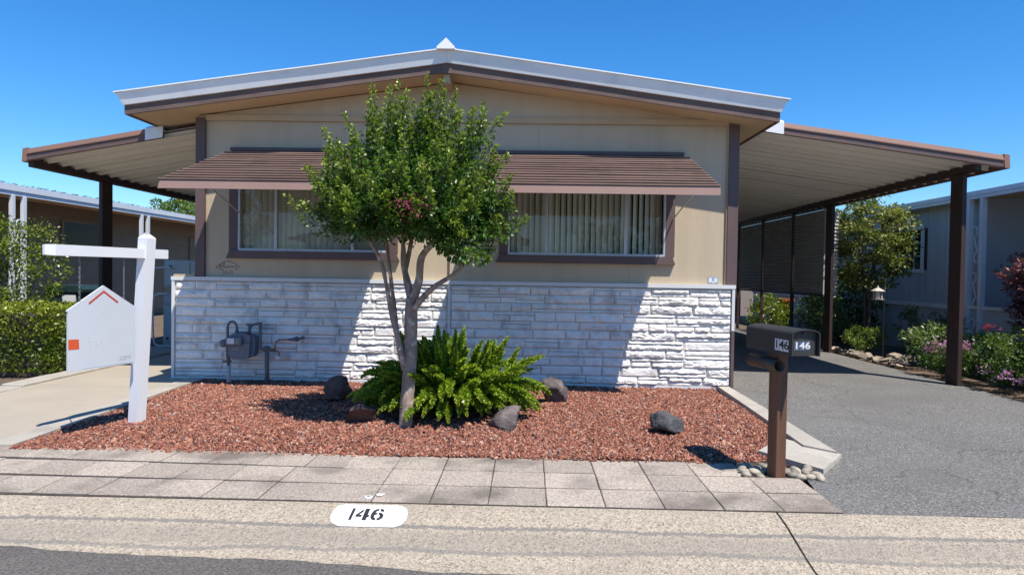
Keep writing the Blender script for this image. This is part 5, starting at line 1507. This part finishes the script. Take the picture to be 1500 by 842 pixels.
# ------------------------------------------------------------------ left neighbour
nl = thing('neighbour_house', (-13, 12, 0), 'brown sided neighbouring home at the left with white eaves', 'house')
WX = -12.0
for k in range(15):
    z0 = .15 + k * .19
    MB().add([(WX, 2.0, z0), (WX + .022, 2.0, z0), (WX + .004, 2.0, z0 + .186), (WX, 2.0, z0 + .186), (WX, 32, z0), (WX + .022, 32, z0), (WX + .004, 32, z0 + .186), (WX, 32, z0 + .186)],
             [(0, 1, 2, 3), (7, 6, 5, 4), (1, 5, 6, 2), (0, 4, 5, 1), (2, 6, 7, 3)]).build('siding_board', 'siding_brown', nl)
MB().box(WX - .2, WX - .001, 2.0, 32, 0, 3.1).build('wall', 'siding_brown', nl)
MB().box(WX - 6, WX - .201, 2.01, 2.2, 0, 3.1).build('end_wall', 'siding_brown', nl)
EX = -10.6
rf = MB().add([(EX, -2, 3.12), (-14, -2, 3.5), (-14, 34, 3.5), (EX, 34, 3.12), (EX, -2, 3.06), (-14, -2, 3.44), (-14, 34, 3.44), (EX, 34, 3.06)],
              [(0, 1, 2, 3), (7, 6, 5, 4), (0, 4, 5, 1), (3, 2, 6, 7), (0, 3, 7, 4)]).build('roof', 'roof_grey', nl)
MB().box(EX - .03, EX + .02, -2, 34, 2.90, 2.985).build('eave_board', 'neighbour_white', rf)
MB().box(EX - .03, EX + .045, -2, 34, 2.988, 3.11).build('gutter', 'neighbour_white', rf)
MB().add([(EX - .031, -2, 2.96), (WX + .03, -2, 3.0), (WX + .03, 34, 3.0), (EX - .031, 34, 2.96)], [(0, 1, 2, 3)]).build('soffit', 'soffit', rf)
random.seed(12)
b = MB()
for k in range(500):                                            # leaf litter caught on the eave
    y = random.uniform(4, 30); x = EX - random.uniform(.0, .5); s_ = random.uniform(.02, .06)
    z_ = 3.12 + (EX - x) * .112 + .01
    b.add([(x - s_, y, z_), (x, y - s_, z_), (x + s_, y, z_ + s_ * .6), (x, y + s_, z_ + s_ * .3)], [(0, 1, 2, 3)])
o = b.build('leaf_litter', 'roof_grey', rf); o['kind'] = 'stuff'
for (y0, y1, z0, z1) in ((8.35, 10.35, 1.90, 2.68), (15.0, 16.6, .95, 2.55), (20.0, 21.8, 1.8, 2.6)):
    b = MB(); q = .07
    b.box(WX + .0225, WX + .06, y0, y0 + q, z0, z1).box(WX + .0225, WX + .06, y1 - q, y1, z0, z1).box(WX + .0225, WX + .06, y0 + q, y1 - q, z0, z0 + q).box(WX + .0225, WX + .06, y0 + q, y1 - q, z1 - q, z1)
    w = b.build('window', 'siding_brown', nl)
    MB().box(WX + .0226, WX + .03, y0 + q, y1 - q, z0 + q, z1 - q).build('pane', 'dark_glass', w)
    MB().box(WX - .0009, WX + .0224, y0 + q, y1 - q, z0 + q, z1 - q).build('dark_room', 'interior', w)


def scroll_post(root, x, y, z0, z1, dy):
    """two slim tubes with S-scrolls between them"""
    p = MB().box(x - .04, x + .04, y - dy / 2 - .04, y - dy / 2 + .04, z0, z1).box(x - .04, x + .04, y + dy / 2 - .04, y + dy / 2 + .04, z0, z1).build('porch_post', 'neighbour_white', root)
    z_ = z0 + .15
    while z_ < z1 - .75:
        pts = []
        for k in range(13):
            a = -pi * .9 + k / 12 * pi * 1.5; pts.append((x, y - .035 + .075 * cos(a) * 1.0, z_ + .10 + .09 * sin(a)))
        pts2 = [(x, y + .035 - .075 * cos(a), z_ + .56 - .09 * sin(a)) for a in [-pi * .9 + k / 12 * pi * 1.5 for k in range(13)]][::-1]
        MB().tube(pts + pts2, .013, 6).build('scroll', 'neighbour_white', p)
        z_ += .82
for y in (5.05, 9.75, 14.5): scroll_post(nl, EX + .0, y, -.03, 2.90, .32)

# ------------------------------------------------------------------ right neighbour
nr = thing('neighbour_house', (10, 6, 0), 'grey panelled neighbouring home at the right with a white scrolled porch post', 'house')
WX = 8.2
y = 3.75
while y < 16:
    for (z0, z1) in (((.95, 2.96),) if not (5.45 - .3 < y < 6.95) else ((.95, 1.66), (2.52, 2.96))):
        MB().box(WX, WX + .05, y + .006, y + .30, z0, z1).build('siding_board', 'siding_grey', nr)
    y += .306
MB().box(WX + .051, WX + .2, 3.75, 16, 0, 2.95).build('wall', 'siding_grey', nr)
MB().box(WX - .03, WX - .001, 3.75, 16, .90, .985).build('skirt_rail', 'neighbour_white', nr)
y = 3.75
while y < 16:
    MB().box(WX + .005, WX + .05, y + .008, y + .605, -.05, .899).build('skirt_panel', 'siding_grey', nr)
    y += .613
w = MB().box(WX - .03, WX - .001, 5.38, 5.47, 1.60, 2.58).box(WX - .03, WX - .001, 6.93, 7.02, 1.60, 2.58).box(WX - .03, WX - .001, 5.4705, 6.9295, 1.60, 1.68).box(WX - .03, WX - .001, 5.4705, 6.9295, 2.50, 2.58).build('window', 'neighbour_white', nr)
MB().box(WX + .012, WX + .018, 5.47, 6.93, 1.68, 2.50).build('pane', 'dark_glass', w)
MB().box(WX + .03, WX + .05, 5.2, 7.0, 1.66, 2.52).build('dark_room', 'interior', w)
b = MB()
for yy in (5.76, 6.05, 6.34, 6.63): b.box(WX - .004, WX + .0115, yy - .012, yy + .012, 1.681, 2.499)
for zz in (1.95, 2.23): b.box(WX - .006, WX + .0105, 5.471, 6.929, zz - .012, zz + .012)
b.build('muntins', 'neighbour_white', w)
# recessed porch
MB().box(9.7, 9.8, -3.0, 3.749, 0, 2.95).build('porch_wall', 'siding_grey', nr)
MB().box(WX, 9.699, 3.65, 3.749, 0, 2.95).build('porch_end', 'siding_grey', nr)
pw = MB().box(9.62, 9.699, .6, .7, 1.25, 2.45).box(9.62, 9.699, 2.9, 3.0, 1.25, 2.45).box(9.62, 9.699, .7005, 2.8995, 2.35, 2.45).box(9.62, 9.699, .7005, 2.8995, 1.25, 1.35).build('window', 'siding_grey', nr)
MB().box(9.66, 9.67, .7, 2.9, 1.35, 2.35).build('pane', 'dark_glass', pw)
MB().box(9.685, 9.698, .7, 2.9, 1.35, 2.35).build('dark_room', 'interior', pw)
MB().box(7.97, 8.02, -3.0, 3.64, .0, .95).build('porch_skirt', 'siding_grey', nr)
MB().box(7.94, 8.05, -3.0, 3.64, .951, 1.0).build('porch_rail', 'neighbour_white', nr)
scroll_post(nr, 7.95, 3.38, -.03, 2.90, .36)
scroll_post(nr, 7.95, -1.0, -.03, 2.90, .36)
rf = MB().add([(7.93, -3.2, 3.02), (13, -3.2, 3.55), (13, 16.3, 3.55), (7.93, 16.3, 3.02), (7.93, -3.2, 2.97), (13, -3.2, 3.5), (13, 16.3, 3.5), (7.93, 16.3, 2.97)],
              [(0, 1, 2, 3), (7, 6, 5, 4), (0, 4, 5, 1), (3, 2, 6, 7), (0, 3, 7, 4)]).build('roof', 'roof_grey', nr)
MB().box(7.90, 7.93, -3.2, 16.3, 2.895, 2.955).build('eave_board', 'neighbour_white', rf)
MB().box(7.885, 7.9295, -3.2, 16.3, 2.957, 3.035).build('gutter', 'neighbour_white', rf)
MB().add([(7.931, -3.2, 2.94), (9.69, -3.2, 2.96), (9.69, 3.64, 2.96), (7.931, 3.64, 2.94)], [(0, 1, 2, 3)]).build('porch_ceiling', 'soffit', rf)
random.seed(13)
b = MB()
for k in range(120):
    y = random.uniform(-2, 5); x = 7.95 + random.uniform(.0, .5); s_ = random.uniform(.02, .07); z_ = 3.03 + (x - 7.93) * .1
    b.add([(x - s_, y, z_), (x, y - s_, z_), (x + s_, y, z_ + s_ * .7), (x, y + s_, z_ + s_ * .4)], [(0, 1, 2, 3)])
o = b.build('leaf_litter', 'roof_grey', rf); o['kind'] = 'stuff'

# back fence closing the view under the carports
bf = thing('back_fence', (5, 17.5, 0), 'dark wooden fence far behind the carport', 'fence')
for k in range(18):
    MB().box(2.8 + k * .3, 2.8 + k * .3 + .29, 17.4, 17.44, -.04, 1.9).build('fence_board', 'bark_dark', bf)
shrub('tall_shrub', (4.6, 15.8, .9), (1.6, .6, .95), 'dark tall shrub closing the far end of the right carport', 'shrub', 'leaf_dark', 60, 60, .3, .1, tmax=.3)
shrub('tall_shrub', (-8.5, 17.5, 1.1), (1.6, .8, 1.1), 'dark shrub beyond the cabinet at the far end of the left drive', 'shrub', 'leaf_dark', 60, 60, .3, .1, tmax=.3)

# ------------------------------------------------------------------ across the street (mirrored in the windows)
oh = thing('opposite_house', (-4, -21, 0), 'white house across the street, mirrored in the window panes', 'house')
MB().box(-9.5, -.5, -24, -20, -.2, 2.75).build('wall', 'far_white', oh)
MB().prism([(-10.1, 2.75), (.1, 2.75), (.1, 2.85), (-5, 3.9), (-10.1, 2.85)], 'y', -24.5, -19.6).build('roof', 'roof_grey', oh)
for x0, x1 in ((-8.6, -6.8), (-3.4, -1.6)):
    w = MB().box(x0, x1, -19.995, -19.95, .9, 2.1).build('window', 'brown_trim', oh)
    MB().box(x0 + .08, x1 - .08, -19.949, -19.94, .98, 2.02).build('pane', 'dark_glass', w)
MB().box(-6.0, -4.2, -19.996, -19.96, -.15, 2.0).build('garage_door', 'siding_grey', oh)
for k, (x, y, z_, r, lab) in enumerate(((4.5, -19.5, 3.6, 2.6, 'broad dark tree across the street, mirrored in the right window'), (9.5, -21, 3.4, 2.8, 'second broad tree across the street, mirrored beside the first'),
                                        (-14.5, -21, 3.6, 3.0, 'tree across the street left of the white house, seen only as a reflection'))):
    shrub('street_tree', (x, y, z_), (r, r * .8, r * .85), lab, 'tree', 'leaf_dark', 90, 60, .55, .22, tmax=.5, trunk=True, group='trees across the street')
